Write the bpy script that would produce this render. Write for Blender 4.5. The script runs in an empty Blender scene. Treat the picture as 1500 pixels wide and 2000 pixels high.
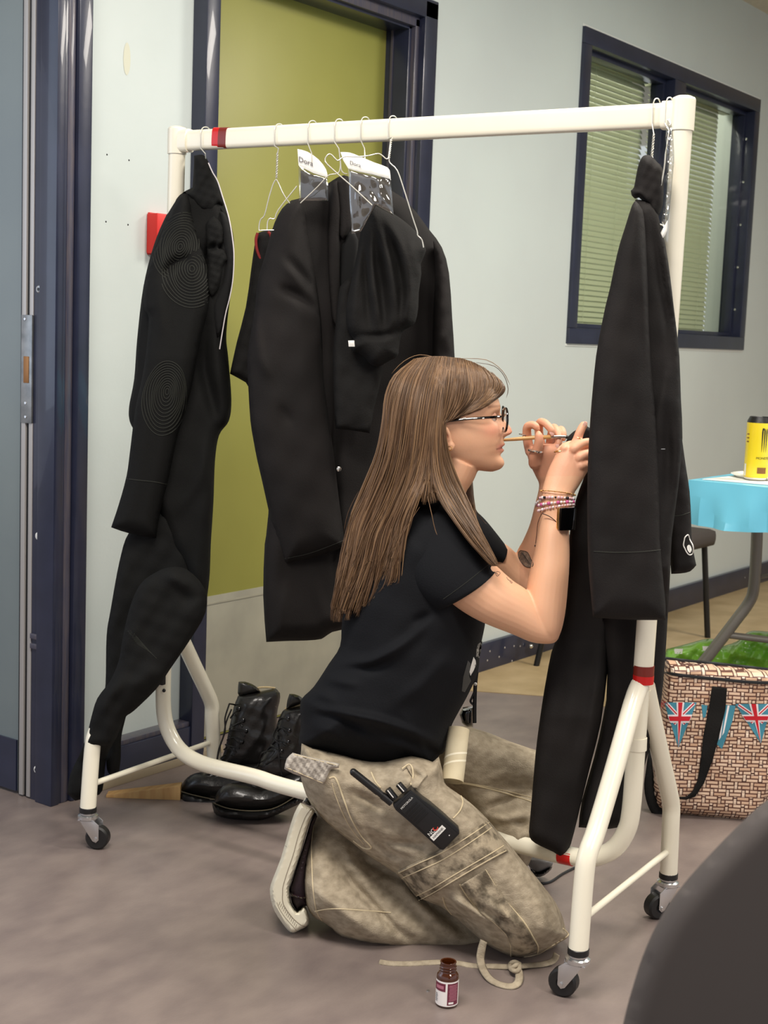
import bpy, bmesh, math, random
import numpy as np
from mathutils import Vector, Matrix
from mathutils.bvhtree import BVHTree
from mathutils.geometry import delaunay_2d_cdt
random.seed(4); np.random.seed(4)
scn = bpy.context.scene
# ---------------------------------------------------------------- camera
FPX, PCX, PCY, EYE = 2770.0, 750.0, 1000.0, 1.08
_pitch, _roll, _az = math.radians(-7.08), math.radians(2.2), math.radians(35.6)
Fv = np.array([math.cos(_az)*math.cos(_pitch), math.sin(_az)*math.cos(_pitch), math.sin(_pitch)])
_R0 = np.array([math.sin(_az), -math.cos(_az), 0.0]); _U0 = np.cross(_R0, Fv)
Rv = math.cos(_roll)*_R0 + math.sin(_roll)*_U0
Uv = -math.sin(_roll)*_R0 + math.cos(_roll)*_U0
Cv = np.array([0.0, 0.0, EYE])
Av = np.array([math.cos(_az), math.sin(_az), 0.0])      # level direction into the room
cam = bpy.data.cameras.new('camera'); camo = bpy.data.objects.new('camera', cam)
scn.collection.objects.link(camo); scn.camera = camo
cam.sensor_fit = 'VERTICAL'; cam.sensor_height = 36.0; cam.lens = FPX/2000*36.0
cam.clip_start = 0.05; cam.clip_end = 60
cam.dof.use_dof = True; cam.dof.focus_distance = 2.6; cam.dof.aperture_fstop = 11.0
M = Matrix(((Rv[0], Uv[0], -Fv[0], 0), (Rv[1], Uv[1], -Fv[1], 0), (Rv[2], Uv[2], -Fv[2], EYE), (0, 0, 0, 1)))
camo.matrix_world = M
# ---------------------------------------------------------------- world, lights, exposure
wd = bpy.data.worlds.new('world'); scn.world = wd; wd.use_nodes = True
wd.node_tree.nodes['Background'].inputs[0].default_value = (0.90, 0.92, 1.0, 1)
wd.node_tree.nodes['Background'].inputs[1].default_value = 0.42
scn.view_settings.view_transform = 'Standard'; scn.view_settings.look = 'None'
scn.view_settings.gamma = 1.0; scn.view_settings.use_curve_mapping = False
scn.view_settings.exposure = 0.88
def area(name, loc, sx, sy, power, col, target=None):
    l = bpy.data.lights.new(name, 'AREA'); l.shape = 'RECTANGLE'; l.size = sx; l.size_y = sy
    l.energy = power; l.color = col
    o = bpy.data.objects.new(name, l); scn.collection.objects.link(o); o.location = loc
    if target is not None:
        o.rotation_euler = (Vector(target)-Vector(loc)).to_track_quat('-Z', 'Y').to_euler()
    return o
area('ceiling_lamp', (2.55, 0.9, 2.46), 0.3, 0.9, 21, (1.0, 0.94, 0.86))
area('ceiling_lamp', (0.9, 1.1, 2.46), 0.6, 1.2, 32, (1.0, 0.94, 0.87))
area('ceiling_lamp', (1.1, -1.2, 2.46), 0.6, 1.2, 34, (1.0, 0.94, 0.87))
area('ceiling_lamp', (4.3, 0.3, 2.46), 0.6, 1.2, 34, (1.0, 0.93, 0.84))
area('blind_fill_light', (5.2, 2.80, 2.35), 1.4, 0.2, 6, (1.0, 0.98, 0.88), (5.2, 2.55, 1.5))  # unseen fill light added behind the window to brighten the blinds
area('daylight_window', (0.2, 3.6, 1.5), 1.4, 1.8, 8, (0.66, 0.80, 1.0), (2.0, 1.6, 0.8))
# ---------------------------------------------------------------- pixel helpers (photo 1500x2000)
def ray(px, py): return Fv + Rv*(px-PCX)/FPX - Uv*(py-PCY)/FPX
def W(px, py, d):
    r = ray(px, py); return Cv + r*(d/float(r@Av))
def G(px, py, z=0.0):
    r = ray(px, py); return Cv + r*((z-EYE)/r[2])
def onY(px, py, y): r = ray(px, py); return Cv + r*(y/r[1])
def onX(px, py, x): r = ray(px, py); return Cv + r*(x/r[0])
def dep(p): return float((np.array(p)-Cv)@Av)
def proj(p):
    v = np.array(p)-Cv; k = v@Fv; return PCX+FPX*(v@Rv)/k, PCY-FPX*(v@Uv)/k
def Wn(P, d):
    r = Fv[None] + Rv[None]*(P[:, :1]-PCX)/FPX - Uv[None]*(P[:, 1:2]-PCY)/FPX
    return Cv[None] + r*(d/(r@Av))[:, None]
def T(pts, s, ox, oy): return [(p[0]/s+ox, p[1]/s+oy)+tuple(p[2:]) for p in pts]
def unit(v): v = np.array(v, float); return v/np.linalg.norm(v)
# ---------------------------------------------------------------- materials
def s2l(c): return tuple((x/255/12.92 if x/255 <= .04045 else ((x/255+.055)/1.055)**2.4) for x in c)
def mat(name, rgb, rough=.5, metal=0, rgb2=None, nscale=8, ncontrast=(.35, .65), bump=0, bscale=60, detail=4,
        spec=.5, coat=0, sss=0, stretch=None, alpha=None, trans=0, ior=1.45, sheen=0):
    m = bpy.data.materials.new(name); m.use_nodes = True
    nt = m.node_tree; b = nt.nodes['Principled BSDF']; L = nt.links.new
    c = s2l(rgb)+(1,)
    b.inputs['Base Color'].default_value = c
    b.inputs['Roughness'].default_value = rough; b.inputs['Metallic'].default_value = metal
    b.inputs['Specular IOR Level'].default_value = spec; b.inputs['Coat Weight'].default_value = coat
    b.inputs['IOR'].default_value = ior
    if sheen: b.inputs['Sheen Weight'].default_value = sheen
    if trans: b.inputs['Transmission Weight'].default_value = trans
    if alpha is not None: b.inputs['Alpha'].default_value = alpha
    if sss:
        b.inputs['Subsurface Weight'].default_value = sss
        b.inputs['Subsurface Radius'].default_value = (1.0, .35, .2); b.inputs['Subsurface Scale'].default_value = .006
    tc = nt.nodes.new('ShaderNodeTexCoord'); mp = nt.nodes.new('ShaderNodeMapping')
    L(tc.outputs['Object'], mp.inputs[0])
    if stretch: mp.inputs['Scale'].default_value = stretch
    if rgb2 is not None:
        n = nt.nodes.new('ShaderNodeTexNoise'); n.inputs['Scale'].default_value = nscale; n.inputs['Detail'].default_value = detail
        L(mp.outputs[0], n.inputs['Vector'])
        r = nt.nodes.new('ShaderNodeValToRGB'); r.color_ramp.elements[0].position = ncontrast[0]; r.color_ramp.elements[1].position = ncontrast[1]
        r.color_ramp.elements[0].color = c; r.color_ramp.elements[1].color = s2l(rgb2)+(1,)
        L(n.outputs['Fac'], r.inputs[0]); L(r.outputs[0], b.inputs['Base Color'])
    if bump:
        n2 = nt.nodes.new('ShaderNodeTexNoise'); n2.inputs['Scale'].default_value = bscale; n2.inputs['Detail'].default_value = 3
        L(mp.outputs[0], n2.inputs['Vector'])
        bp = nt.nodes.new('ShaderNodeBump'); bp.inputs['Strength'].default_value = bump; bp.inputs['Distance'].default_value = .002
        L(n2.outputs['Fac'], bp.inputs['Height']); L(bp.outputs[0], b.inputs['Normal'])
    return m
wall_m = mat('wall_paint', (204, 212, 208), .45, rgb2=(196, 205, 201), nscale=2.5, bump=.12, bscale=90)
wall_r = mat('wall_paint_far', (202, 209, 204), .5, rgb2=(197, 203, 199), nscale=2.0, bump=.12, bscale=90)
navy = mat('navy_gloss', (42, 46, 66), .28, rgb2=(36, 40, 58), nscale=12, bump=.1, bscale=40, coat=.3)
navy_lt = mat('navy_worn', (66, 66, 82), .3, rgb2=(84, 78, 84), nscale=20, stretch=(6, 6, .6), bump=.1, bscale=40, coat=.2)
doorgrey = mat('grey_door_paint', (122, 132, 132), .35, rgb2=(114, 124, 126), nscale=3, bump=.05)
alu = mat('aluminium_strip', (176, 172, 168), .4, .3)
steel = mat('brushed_steel', (150, 150, 148), .35, .7, rgb2=(120, 122, 122), nscale=30, bump=.1)
brass = mat('worn_brass', (150, 104, 60), .4, .6)
green_m = mat('green_door_paint', (148, 146, 72), .38, rgb2=(142, 140, 68), nscale=3, bump=.06, bscale=25)
kick_m = mat('zinc_kick_plate', (172, 168, 150), .4, .15, rgb2=(150, 147, 132), nscale=5, ncontrast=(.4, .7), bump=.1, bscale=12)
floor_m = mat('vinyl_floor', (134, 121, 114), .38, rgb2=(114, 102, 98), nscale=9, detail=12, ncontrast=(.3, .7), stretch=(1, 1.6, 1), bump=.15, bscale=120)
floor_y = mat('yellow_vinyl', (182, 160, 122), .45, rgb2=(164, 142, 104), nscale=9, detail=10, bump=.15, bscale=120)
ceil_m = mat('ceiling_tile', (215, 208, 190), .8, rgb2=(205, 198, 182), nscale=40)
white_p = mat('cream_enamel', (240, 234, 214), .25, coat=.4, rgb2=(234, 228, 206), nscale=4)
red_t = mat('red_tape', (200, 30, 28), .3); dred_t = mat('dark_red_tape', (120, 40, 30), .35)
rubber = mat('black_rubber', (28, 27, 27), .45, bump=.05)
chrome = mat('zinc_plate', (205, 205, 205), .22, .9)
red_pl = mat('red_plastic', (205, 40, 34), .4)
wire_m = mat('galvanised_wire', (215, 212, 200), .3, .55)
blk = mat('black_suiting', (32, 29, 28), .8, bump=.3, bscale=500, rgb2=(27, 25, 24), nscale=6, spec=.2)
blk2 = mat('black_jersey', (27, 26, 25), .85, spec=.2, bump=.4, bscale=350)
knit = mat('black_knit', (22, 22, 21), .85, spec=.2, bump=.5, bscale=700)
stitch_m = mat('raised_cord', (42, 43, 38), .8, spec=.3)
tee_m = mat('black_tshirt', (19, 20, 23), .85, spec=.2, bump=.3, bscale=400)
inner_m = mat('shaded_jacket_lining', (6, 6, 6), .9)  # near black: shade inside the open fronts put into the lining colour
red_trim = mat('red_trim', (130, 30, 28), .7)
denim = mat('acid_wash_denim', (174, 161, 139), .85, rgb2=(144, 132, 112), nscale=55, detail=14, ncontrast=(.36, .66), bump=.5, bscale=320, stretch=(1, 1, 1.6), spec=.2)
denim_d = mat('worn_seam_denim', (168, 154, 130), .85, rgb2=(96, 86, 70), nscale=48, detail=12, ncontrast=(.40, .62), bump=.7, bscale=220)
thread_m = mat('pale_thread', (206, 190, 156), .8)
skin = None
leather = mat('black_leather', (24, 22, 21), .38, bump=.25, bscale=180, coat=.25)
bootsole = mat('boot_sole', (16, 16, 16), .5)
wood = mat('pine', (206, 168, 112), .6, rgb2=(186, 142, 88), nscale=6, stretch=(1, 12, 1))
white_r = mat('cream_rubber', (228, 222, 200), .55, rgb2=(216, 208, 184), nscale=10)
maroon = mat('maroon_canvas', (38, 24, 30), .7, bump=.3, bscale=400)
black_pl = mat('black_plastic', (24, 24, 25), .38)
black_gl = mat('black_gloss', (5, 5, 6), .08, coat=.5)
white_pl = mat('white_print', (228, 226, 220), .5)
card = mat('cardboard', (206, 194, 164), .8, rgb2=(194, 180, 148), nscale=20)
card_w = mat('cardboard_seam', (232, 224, 200), .8)
amber = mat('amber_glass', (96, 44, 14), .08, trans=.55, ior=1.5, coat=.5)
label_w = mat('label_white', (236, 230, 226), .5); label_p = mat('label_plum', (110, 44, 62), .5); label_l = mat('label_rose', (176, 110, 126), .5)
blue_cl = mat('blue_plastic_cloth', (112, 196, 222), .3, bump=.3, bscale=14)
paper = mat('white_paper', (235, 235, 228), .6)
grey_tb = mat('grey_steel_tube', (128, 124, 116), .35, .3)
yellow = mat('yellow_can', (236, 206, 40), .3, coat=.3); can_br = mat('brown_can_print', (130, 86, 40), .4)
green_pl = mat('green_plastic', (138, 196, 66), .22, rgb2=(100, 160, 46), nscale=9, bump=.6, bscale=14, coat=.4)
grey_dk = mat('charcoal_cloth', (70, 64, 61), .75)
gold = mat('gold', (224, 178, 110), .2, .9); silver = mat('silver', (225, 222, 216), .15, .9)
# glass for the window: thin, tinted, reflective
def glass_mat(name, tint, refl=.12):
    m = bpy.data.materials.new(name); m.use_nodes = True; nt = m.node_tree
    for n in list(nt.nodes): nt.nodes.remove(n)
    o = nt.nodes.new('ShaderNodeOutputMaterial'); t = nt.nodes.new('ShaderNodeBsdfTransparent'); g = nt.nodes.new('ShaderNodeBsdfGlossy')
    fr = nt.nodes.new('ShaderNodeLayerWeight'); fr.inputs[0].default_value = .5; mx = nt.nodes.new('ShaderNodeMixShader')
    t.inputs[0].default_value = tint+(1,); g.inputs['Roughness'].default_value = .03
    pw = nt.nodes.new('ShaderNodeMath'); pw.operation = 'POWER'; pw.inputs[1].default_value = 3.5; nt.links.new(fr.outputs['Facing'], pw.inputs[0])
    ad = nt.nodes.new('ShaderNodeMath'); ad.operation = 'MULTIPLY_ADD'; ad.inputs[1].default_value = .28 if refl < .04 else .6; ad.inputs[2].default_value = refl*.4
    nt.links.new(pw.outputs[0], ad.inputs[0]); nt.links.new(ad.outputs[0], mx.inputs[0])
    nt.links.new(t.outputs[0], mx.inputs[1]); nt.links.new(g.outputs[0], mx.inputs[2]); nt.links.new(mx.outputs[0], o.inputs[0])
    return m
glass = glass_mat('window_glass', (.95, .97, .93), .03); lens_g = glass_mat('spectacle_lens', (.97, .97, .97), .05)
poly_g = glass_mat('clear_film', (.92, .92, .90), .5)
# ---------------------------------------------------------------- mesh builder
def noise2(x, y, s=1.0, seed=0):
    return (np.sin(x*s*1.3+seed)*np.cos(y*s*.9+seed*2.1)+.6*np.sin(x*s*2.7+y*s*1.9+seed*.7)+.4*np.cos(y*s*3.1-x*s*1.1+seed*1.7))/2.0
class MB:
    def __init__(s): s.v = []; s.f = []
    def add(s, V, Fs):
        n = len(s.v); s.v += [tuple(float(c) for c in p) for p in V]; s.f += [tuple(i+n for i in f) for f in Fs]; return s
    def box(s, a, b):
        x0, y0, z0 = a; x1, y1, z1 = b
        return s.add([(x0, y0, z0), (x1, y0, z0), (x1, y1, z0), (x0, y1, z0), (x0, y0, z1), (x1, y0, z1), (x1, y1, z1), (x0, y1, z1)],
                     [(0, 3, 2, 1), (4, 5, 6, 7), (0, 1, 5, 4), (1, 2, 6, 5), (2, 3, 7, 6), (3, 0, 4, 7)])
    def obox(s, c, e1, e2, e3, h1, h2, h3):      # oriented box, half sizes
        c = np.array(c); V = []
        for k in (-1, 1):
            for i, j in ((-1, -1), (1, -1), (1, 1), (-1, 1)): V.append(c+e1*h1*i+e2*h2*j+e3*h3*k)
        return s.add(V, [(0, 3, 2, 1), (4, 5, 6, 7), (0, 1, 5, 4), (1, 2, 6, 5), (2, 3, 7, 6), (3, 0, 4, 7)])
    def rings(s, R, cap=True, closed=False):
        n = len(R[0]); V = [p for r in R for p in r]; Fs = []
        m = len(R)
        for i in range(m if closed else m-1):
            for j in range(n):
                a = i*n+j; b = i*n+(j+1) % n; i2 = (i+1) % m
                Fs.append((a, b, i2*n+(j+1) % n, i2*n+j))
        if cap and not closed:
            V.append(np.mean(np.array(R[0]), 0)); V.append(np.mean(np.array(R[-1]), 0)); c0 = len(V)-2
            for j in range(n):
                Fs.append((c0, (j+1) % n, j)); Fs.append((c0+1, (m-1)*n+j, (m-1)*n+(j+1) % n))
        return s.add(V, Fs)
    def tube(s, path, r, n=10, cap=True, closed=False, flat=None, up=None, smooth=0):
        P = [np.array(p, float) for p in path]
        if smooth: P = catmull(P, smooth, closed)
        m = len(P); rr = r if callable(r) else (lambda t: r)
        R = []; prev = None
        for i in range(m):
            if closed: t = P[(i+1) % m]-P[i-1]
            else: t = P[min(i+1, m-1)]-P[max(i-1, 0)]
            t = unit(t) if np.linalg.norm(t) > 1e-9 else np.array([0, 0, 1.])
            if prev is None:
                u = np.array(up, float) if up is not None else (np.array([0, 0, 1.]) if abs(t[2]) < .9 else np.array([1., 0, 0]))
            else: u = prev if up is None else np.array(up, float)
            a = u-t*(u@t)
            if np.linalg.norm(a) < 1e-6: a = np.cross(t, [1., .3, .2])
            a = unit(a); b = np.cross(t, a); prev = a
            k = rr(i/max(1, m-1)); fl = flat if flat else 1.0
            R.append([P[i]+a*k*math.cos(q)*fl+b*k*math.sin(q) for q in [2*math.pi*j/n for j in range(n)]])
        return s.rings(R, cap, closed)
    def lathe(s, prof, c, axis=(0, 0, 1), n=24, cap=True):
        ax = unit(axis); a = unit(np.cross(ax, [1, 0, 0] if abs(ax[0]) < .8 else [0, 1, 0])); b = np.cross(ax, a); c = np.array(c, float)
        R = [[c+ax*h+(a*math.cos(q)+b*math.sin(q))*r for q in [2*math.pi*j/n for j in range(n)]] for r, h in prof]
        return s.rings(R, cap)
    def ball(s, c, r, n=10, m=7, sc=(1, 1, 1)):
        R = []
        for i in range(1, m):
            ph = math.pi*i/m
            R.append([np.array(c)+np.array([r*sc[0]*math.sin(ph)*math.cos(q), r*sc[1]*math.sin(ph)*math.sin(q), r*sc[2]*math.cos(ph)]) for q in [2*math.pi*j/n for j in range(n)]])
        return s.rings(R)
    def bvh(s): return BVHTree.FromPolygons([Vector(p) for p in s.v], s.f)
def catmull(P, k, closed=False):
    out = []; m = len(P)
    for i in range(m if closed else m-1):
        p0 = P[(i-1) % m] if closed else P[max(i-1, 0)]; p1 = P[i]; p2 = P[(i+1) % m]
        p3 = P[(i+2) % m] if closed else P[min(i+2, m-1)]
        for j in range(k):
            t = j/k; out.append(.5*((2*p1)+(-p0+p2)*t+(2*p0-5*p1+4*p2-p3)*t*t+(-p0+3*p1-3*p2+p3)*t**3))
    if not closed: out.append(P[-1])
    return out
OFF = {}; CLOTH = {'black_suiting', 'black_jersey', 'black_knit', 'black_tshirt', 'acid_wash_denim', 'worn_seam_denim', 'shaded_jacket_lining', 'charcoal_cloth', 'bleached_denim'}
def thing(name, label, cat, loc, group=None):
    o = bpy.data.objects.new(name, None); scn.collection.objects.link(o); o.empty_display_size = .05
    o.location = [float(x) for x in loc]; o['label'] = label; o['category'] = cat
    if group: o['group'] = group
    OFF[o.name] = np.array(loc, float); return o
def tag(o, label, cat, group=None):
    o['label'] = label; o['category'] = cat
    if group: o['group'] = group
    return o
def obj(name, mb, m, parent=None, smooth=True, bevel=0, label=None, angle=40, kind=None, sub=0):
    V = np.array(mb.v); lo = V.min(0); hi = V.max(0); c = np.array([(lo[0]+hi[0])/2, (lo[1]+hi[1])/2, lo[2]])
    me = bpy.data.meshes.new(name); me.from_pydata([tuple(p) for p in (V-c)], [], mb.f); me.update()
    bm = bmesh.new(); bm.from_mesh(me); bmesh.ops.recalc_face_normals(bm, faces=bm.faces)
    if bevel: bmesh.ops.bevel(bm, geom=[e for e in bm.edges if e.is_manifold and e.calc_face_angle(0) > .6], offset=bevel, segments=2, affect='EDGES', profile=.6)
    bm.to_mesh(me); bm.free()
    me.materials.append(m)
    if smooth:
        me.polygons.foreach_set('use_smooth', [True]*len(me.polygons))
        try:
            if m.name not in CLOTH: me.set_sharp_from_angle(angle=math.radians(angle))
        except Exception: pass
    o = bpy.data.objects.new(name, me); scn.collection.objects.link(o)
    if parent is not None:
        o.parent = parent; o.location = [float(x) for x in (c-OFF[parent.name])]
    else: o.location = [float(x) for x in c]
    OFF[o.name] = c
    if label: o['label'] = label
    if kind: o['kind'] = kind
    if sub:
        md = o.modifiers.new('subdivision', 'SUBSURF'); md.levels = sub; md.render_levels = sub
    return o
def struct(name, mb, m, **k):
    o = obj(name, mb, m, **k); o['kind'] = 'structure'; return o
def inside(P, poly):
    x, y = P[:, 0], P[:, 1]; c = np.zeros(len(P), bool); n = len(poly)
    for i in range(n):
        x1, y1 = poly[i]; x2, y2 = poly[(i+1) % n]
        if y1 == y2: continue
        k = ((y1 > y) != (y2 > y)) & (x < (x2-x1)*(y-y1)/(y2-y1)+x1); c ^= k
    return c
def segdist(P, poly, closed=True):
    A = np.array(poly, float); B = np.roll(A, -1, 0)
    if not closed: A, B = A[:-1], A[1:]
    best = np.full(len(P), 1e9)
    for a, b in zip(A, B):
        ab = b-a; L2 = max(1e-9, ab@ab); t = np.clip(((P-a)@ab)/L2, 0, 1)
        best = np.minimum(best, np.linalg.norm(P-(a+t[:, None]*ab), axis=1))
    return best
def segpos(P, line):
    A = catmull([np.array(p[:2], float) for p in line], 4) if len(line) > 2 else [np.array(p[:2], float) for p in line]
    L = [0]
    for a, b in zip(A[:-1], A[1:]): L.append(L[-1]+np.linalg.norm(b-a))
    best = np.full(len(P), 1e9); pos = np.zeros(len(P))
    for i in range(len(A)-1):
        a, b = A[i], A[i+1]; ab = b-a; L2 = max(1e-9, ab@ab); t = np.clip(((P-a)@ab)/L2, 0, 1); d = np.linalg.norm(P-(a+t[:, None]*ab), axis=1)
        m = d < best; best[m] = d[m]; pos[m] = (L[i]+t[m]*(L[i+1]-L[i]))/L[-1]
    return best, pos
def smooth_corners(O, k):
    n = len(O); Q = []; cor = []
    for i in range(n):
        a, b = O[i]-O[i-1], O[(i+1) % n]-O[i]
        c = abs(math.atan2(a[0]*b[1]-a[1]*b[0], a@b)); cor.append(c > .95)
    out = []
    for i in range(n):
        p1, p2 = O[i], O[(i+1) % n]; p0 = p1+(p1-p2)*.5 if cor[i] else O[i-1]; p3 = p2+(p2-p1)*.5 if cor[(i+1) % n] else O[(i+2) % n]
        for j in range(k):
            t = j/k; out.append(.5*((2*p1)+(-p0+p2)*t+(2*p0-5*p1+4*p2-p3)*t*t+(-p0+3*p1-3*p2+p3)*t**3))
    return out
def slab(mb, outline, d, th, R=30, step=6, folds=(), ripple=0, rs=.05, seed=1, smooth=4, back=1.0, puff=.3):
    """A closed soft volume: outline in photo pixels at its own depth d (metres), half thickness th."""
    O = [np.array(p, float) for p in outline]
    if smooth: O = smooth_corners(O, smooth)
    # resample
    pts = [O[0]]
    for p in O[1:]:
        if np.linalg.norm(p-pts[-1]) >= step*.6: pts.append(p)
    if np.linalg.norm(pts[-1]-pts[0]) < step*.5: pts.pop()
    poly = np.array(pts); nb = len(poly)
    x0, y0 = poly.min(0); x1, y1 = poly.max(0)
    gx = np.arange(x0, x1, step); gy = np.arange(y0, y1, step*.87); X, Y = np.meshgrid(gx, gy); X = X+(np.arange(len(gy)) % 2)[:, None]*step*.5
    Q = np.stack([X.ravel(), Y.ravel()], 1); Q = Q[inside(Q, poly)]
    if len(Q): Q = Q[segdist(Q, poly) > step*.55]
    allp = np.vstack([poly, Q]) if len(Q) else poly
    res = delaunay_2d_cdt([Vector(p) for p in allp], [(i, (i+1) % nb) for i in range(nb)], [], 1, 1e-4)
    P = np.array([tuple(p) for p in res[0]]); tris = [tuple(f) for f in res[2]]
    dist = segdist(P, poly); onb = dist < 1e-3*step+1e-3
    t = np.clip(dist/R, 0, 1); t2 = np.clip(dist/max(5.0, R*.22), 0, 1)
    prof = th*(puff*np.sqrt(np.clip(1-(1-t)**2, 0, 1))+(1-puff)*(.45*np.sqrt(np.clip(1-(1-t2)**2, 0, 1))+.55*np.sin(t*math.pi/2)))
    dd = np.array([d(x, y) for x, y in P]) if callable(d) else np.full(len(P), float(d))
    fo = np.zeros(len(P))
    for f in folds:
        dl, ss = segpos(P, f[0]); fo += f[1]*np.exp(-(dl/max(f[2]*1.3, 1.7*step))**2)*np.sin(np.pi*np.clip(.06+.9*ss, 0, 1))
    if ripple: fo += ripple*noise2(P[:, 0], P[:, 1], rs, seed)
    fo *= np.clip(dist/(step*1.5), 0, 1)
    Vf = Wn(P, dd-prof-fo); Vb = Wn(P, dd+prof*back-fo*.3)
    n = len(P); idx = np.arange(n); bmap = {}; V = list(Vf); k = n
    for i in range(n):
        if onb[i]: bmap[i] = i
        else: bmap[i] = k; V.append(Vb[i]); k += 1
    F2 = list(tris)+[(bmap[a], bmap[c], bmap[b]) for a, b, c in tris]
    F2 = [f for f in F2 if len(set(f)) == 3]
    return mb.add(V, F2)
def loft(mb, secs, n=20, k=6, exp=2.0, cap=True, ripple=None):
    """secs: (ax,ay,bx,by,d,th[,exp]) edge points in photo pixels, depth and half thickness in metres."""
    S = [np.array(list(s[:6])+([s[6]] if len(s) > 6 else [exp]), float) for s in secs]
    S = catmull(S, k) if k > 1 else S
    R = []
    for i, s in enumerate(S):
        a = W(s[0], s[1], s[4]); b = W(s[2], s[3], s[4]); c = (a+b)/2; h = (b-a)/2; dv = -Av*s[5]; e = 2/s[6]; ring = []
        for j in range(n):
            q = 2*math.pi*j/n; cs, sn = math.cos(q), math.sin(q)
            x = math.copysign(abs(cs)**e, cs); y = math.copysign(abs(sn)**e, sn)
            m = 1+(ripple(i/len(S), q) if ripple else 0)
            ring.append(c+h*x*m+dv*y*m)
        R.append(ring)
    return mb.rings(R, cap)
def hit(bv, px, py, off=.0015, dflt=None):
    r = unit(ray(px, py)); best = None
    for b in (bv if isinstance(bv, (list, tuple)) else [bv]):
        h = b.ray_cast(Vector(Cv), Vector(r))
        if h[0] is not None and (best is None or h[3] < best): best = h[3]
    if best is None: return None if dflt is None else W(px, py, dflt)
    return Cv+r*(best-off)
def line_on(mb, bv, pts, r, off=.0005, n=6, k=6, dflt=None, flat=None):
    P = [np.array(p, float) for p in pts]; P = catmull(P, k) if len(P) > 2 else [P[0]+(P[1]-P[0])*t for t in np.linspace(0, 1, k*2)]
    Q = [hit(bv, p[0], p[1], off, dflt) for p in P]; Q = [q for q in Q if q is not None]
    if len(Q) > 1: mb.tube(Q, r, n, flat=flat, up=-Fv if flat else None)
    return mb
def patch_on(mb, bv, outline, off=.001, step=6, smooth=0, dflt=None, thick=.0015):
    """thin sheet lying on a surface"""
    O = [np.array(p, float) for p in outline]
    if smooth: O = catmull(O, smooth, True)
    else:
        q = []
        for i in range(len(O)):
            a, b = O[i], O[(i+1) % len(O)]; m = max(1, int(np.linalg.norm(b-a)/step)); q += [a+(b-a)*t/m for t in range(m)]
        O = q
    poly = np.array(O); nb = len(poly); x0, y0 = poly.min(0); x1, y1 = poly.max(0)
    X, Y = np.meshgrid(np.arange(x0, x1, step), np.arange(y0, y1, step)); Q = np.stack([X.ravel(), Y.ravel()], 1)
    if len(Q): Q = Q[inside(Q, poly)]
    if len(Q): Q = Q[segdist(Q, poly) > step*.4]
    allp = np.vstack([poly, Q]) if len(Q) else poly
    res = delaunay_2d_cdt([Vector(p) for p in allp], [(i, (i+1) % nb) for i in range(nb)], [], 1, 1e-4)
    P = [tuple(p) for p in res[0]]; H = []; last = None
    for p in P:
        h = hit(bv, p[0], p[1], off, dflt)
        if h is None: h = W(p[0], p[1], last) if last else W(p[0], p[1], 2.4)
        last = dep(h); H.append(h)
    n = len(P); r = [unit(h-Cv) for h in H]
    V = H+[h+q*thick for h, q in zip(H, r)]
    tr = [tuple(f) for f in res[2]]; F2 = tr+[(a+n, c+n, b+n) for a, b, c in tr]
    from collections import Counter
    E = Counter()
    for f in tr:
        for i in range(3): E[frozenset((f[i], f[(i+1) % 3]))] += 1
    for f in tr:
        for i in range(3):
            a, b = f[i], f[(i+1) % 3]
            if E[frozenset((a, b))] == 1: F2.append((a, b, b+n, a+n))
    return mb.add(V, F2)
def text_mb(mb, txt, org, e1, e2, size, thick=.0004, shear=0):
    cu = bpy.data.curves.new('t', 'FONT'); cu.body = txt; cu.size = 1; cu.extrude = 0; cu.resolution_u = 3
    o = bpy.data.objects.new('t', cu); scn.collection.objects.link(o); bpy.context.view_layer.update()
    me = bpy.data.meshes.new_from_object(o); n = unit(np.cross(e1, e2))
    V = [np.array(org)+e1*(v.co.x+shear*v.co.y)*size+e2*v.co.y*size+n*thick for v in me.vertices]; Fs = [tuple(p.vertices) for p in me.polygons]
    w = max((v.co.x for v in me.vertices), default=1)*size
    bpy.data.objects.remove(o); bpy.data.curves.remove(cu); bpy.data.meshes.remove(me)
    mb.add(V, Fs); return w
# ================================================================ SETTING
WY = 2.385; PY = 2.425; DY = 2.487; LX = 2.09; CZ = 2.5
xa = onY(403, 10, WY)[0]; xb = onY(430, 10, WY)[0]; xc = 3.395; xd = 3.49
wx0, wx1, wz0, wz1 = 4.372, 5.962, 1.077, 2.14
struct('floor', MB().box((-3, -3.5, -.1), (9.5, 6.0, 0)), floor_m, smooth=False)
# yellow vinyl laid along the far wall, with a slanted front edge
fa, fb, fc = G(925, 1335), G(1060, 1360), G(1330, 1262)
dirn = unit(fb-fa)
def strip(mb, pts, z0, z1):
    n = len(pts); V = [(p[0], p[1], z0) for p in pts]+[(p[0], p[1], z1) for p in pts]
    return mb.add(V, [tuple(range(n-1, -1, -1)), tuple(range(n, 2*n))]+[(i, (i+1) % n, n+(i+1) % n, n+i) for i in range(n)])
struct('floor_far_section', strip(MB(), [(3.50, 2.384), (3.62, 2.32), fb[:2], (3.78, 1.85), (4.1, .6), (4.3, -3.4), (9.4, -3.4), (9.4, 2.384)], .0002, .002), floor_y, smooth=False)
struct('ceiling', MB().box((-3, -3.5, CZ), (9.5, 6.0, CZ+.1)), ceil_m, smooth=False)
w = MB()
w.box((xd-.02, WY, 0), (wx0, WY+.18, CZ)).box((wx1, WY, 0), (9.5, WY+.18, CZ))
w.box((wx0, WY, 0), (wx1, WY+.18, wz0)).box((wx0, WY, wz1), (wx1, WY+.18, CZ))
w.box((xb, WY, 2.03), (xd-.02, WY+.18, CZ))
struct('wall_back', w, wall_r, smooth=False)
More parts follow.
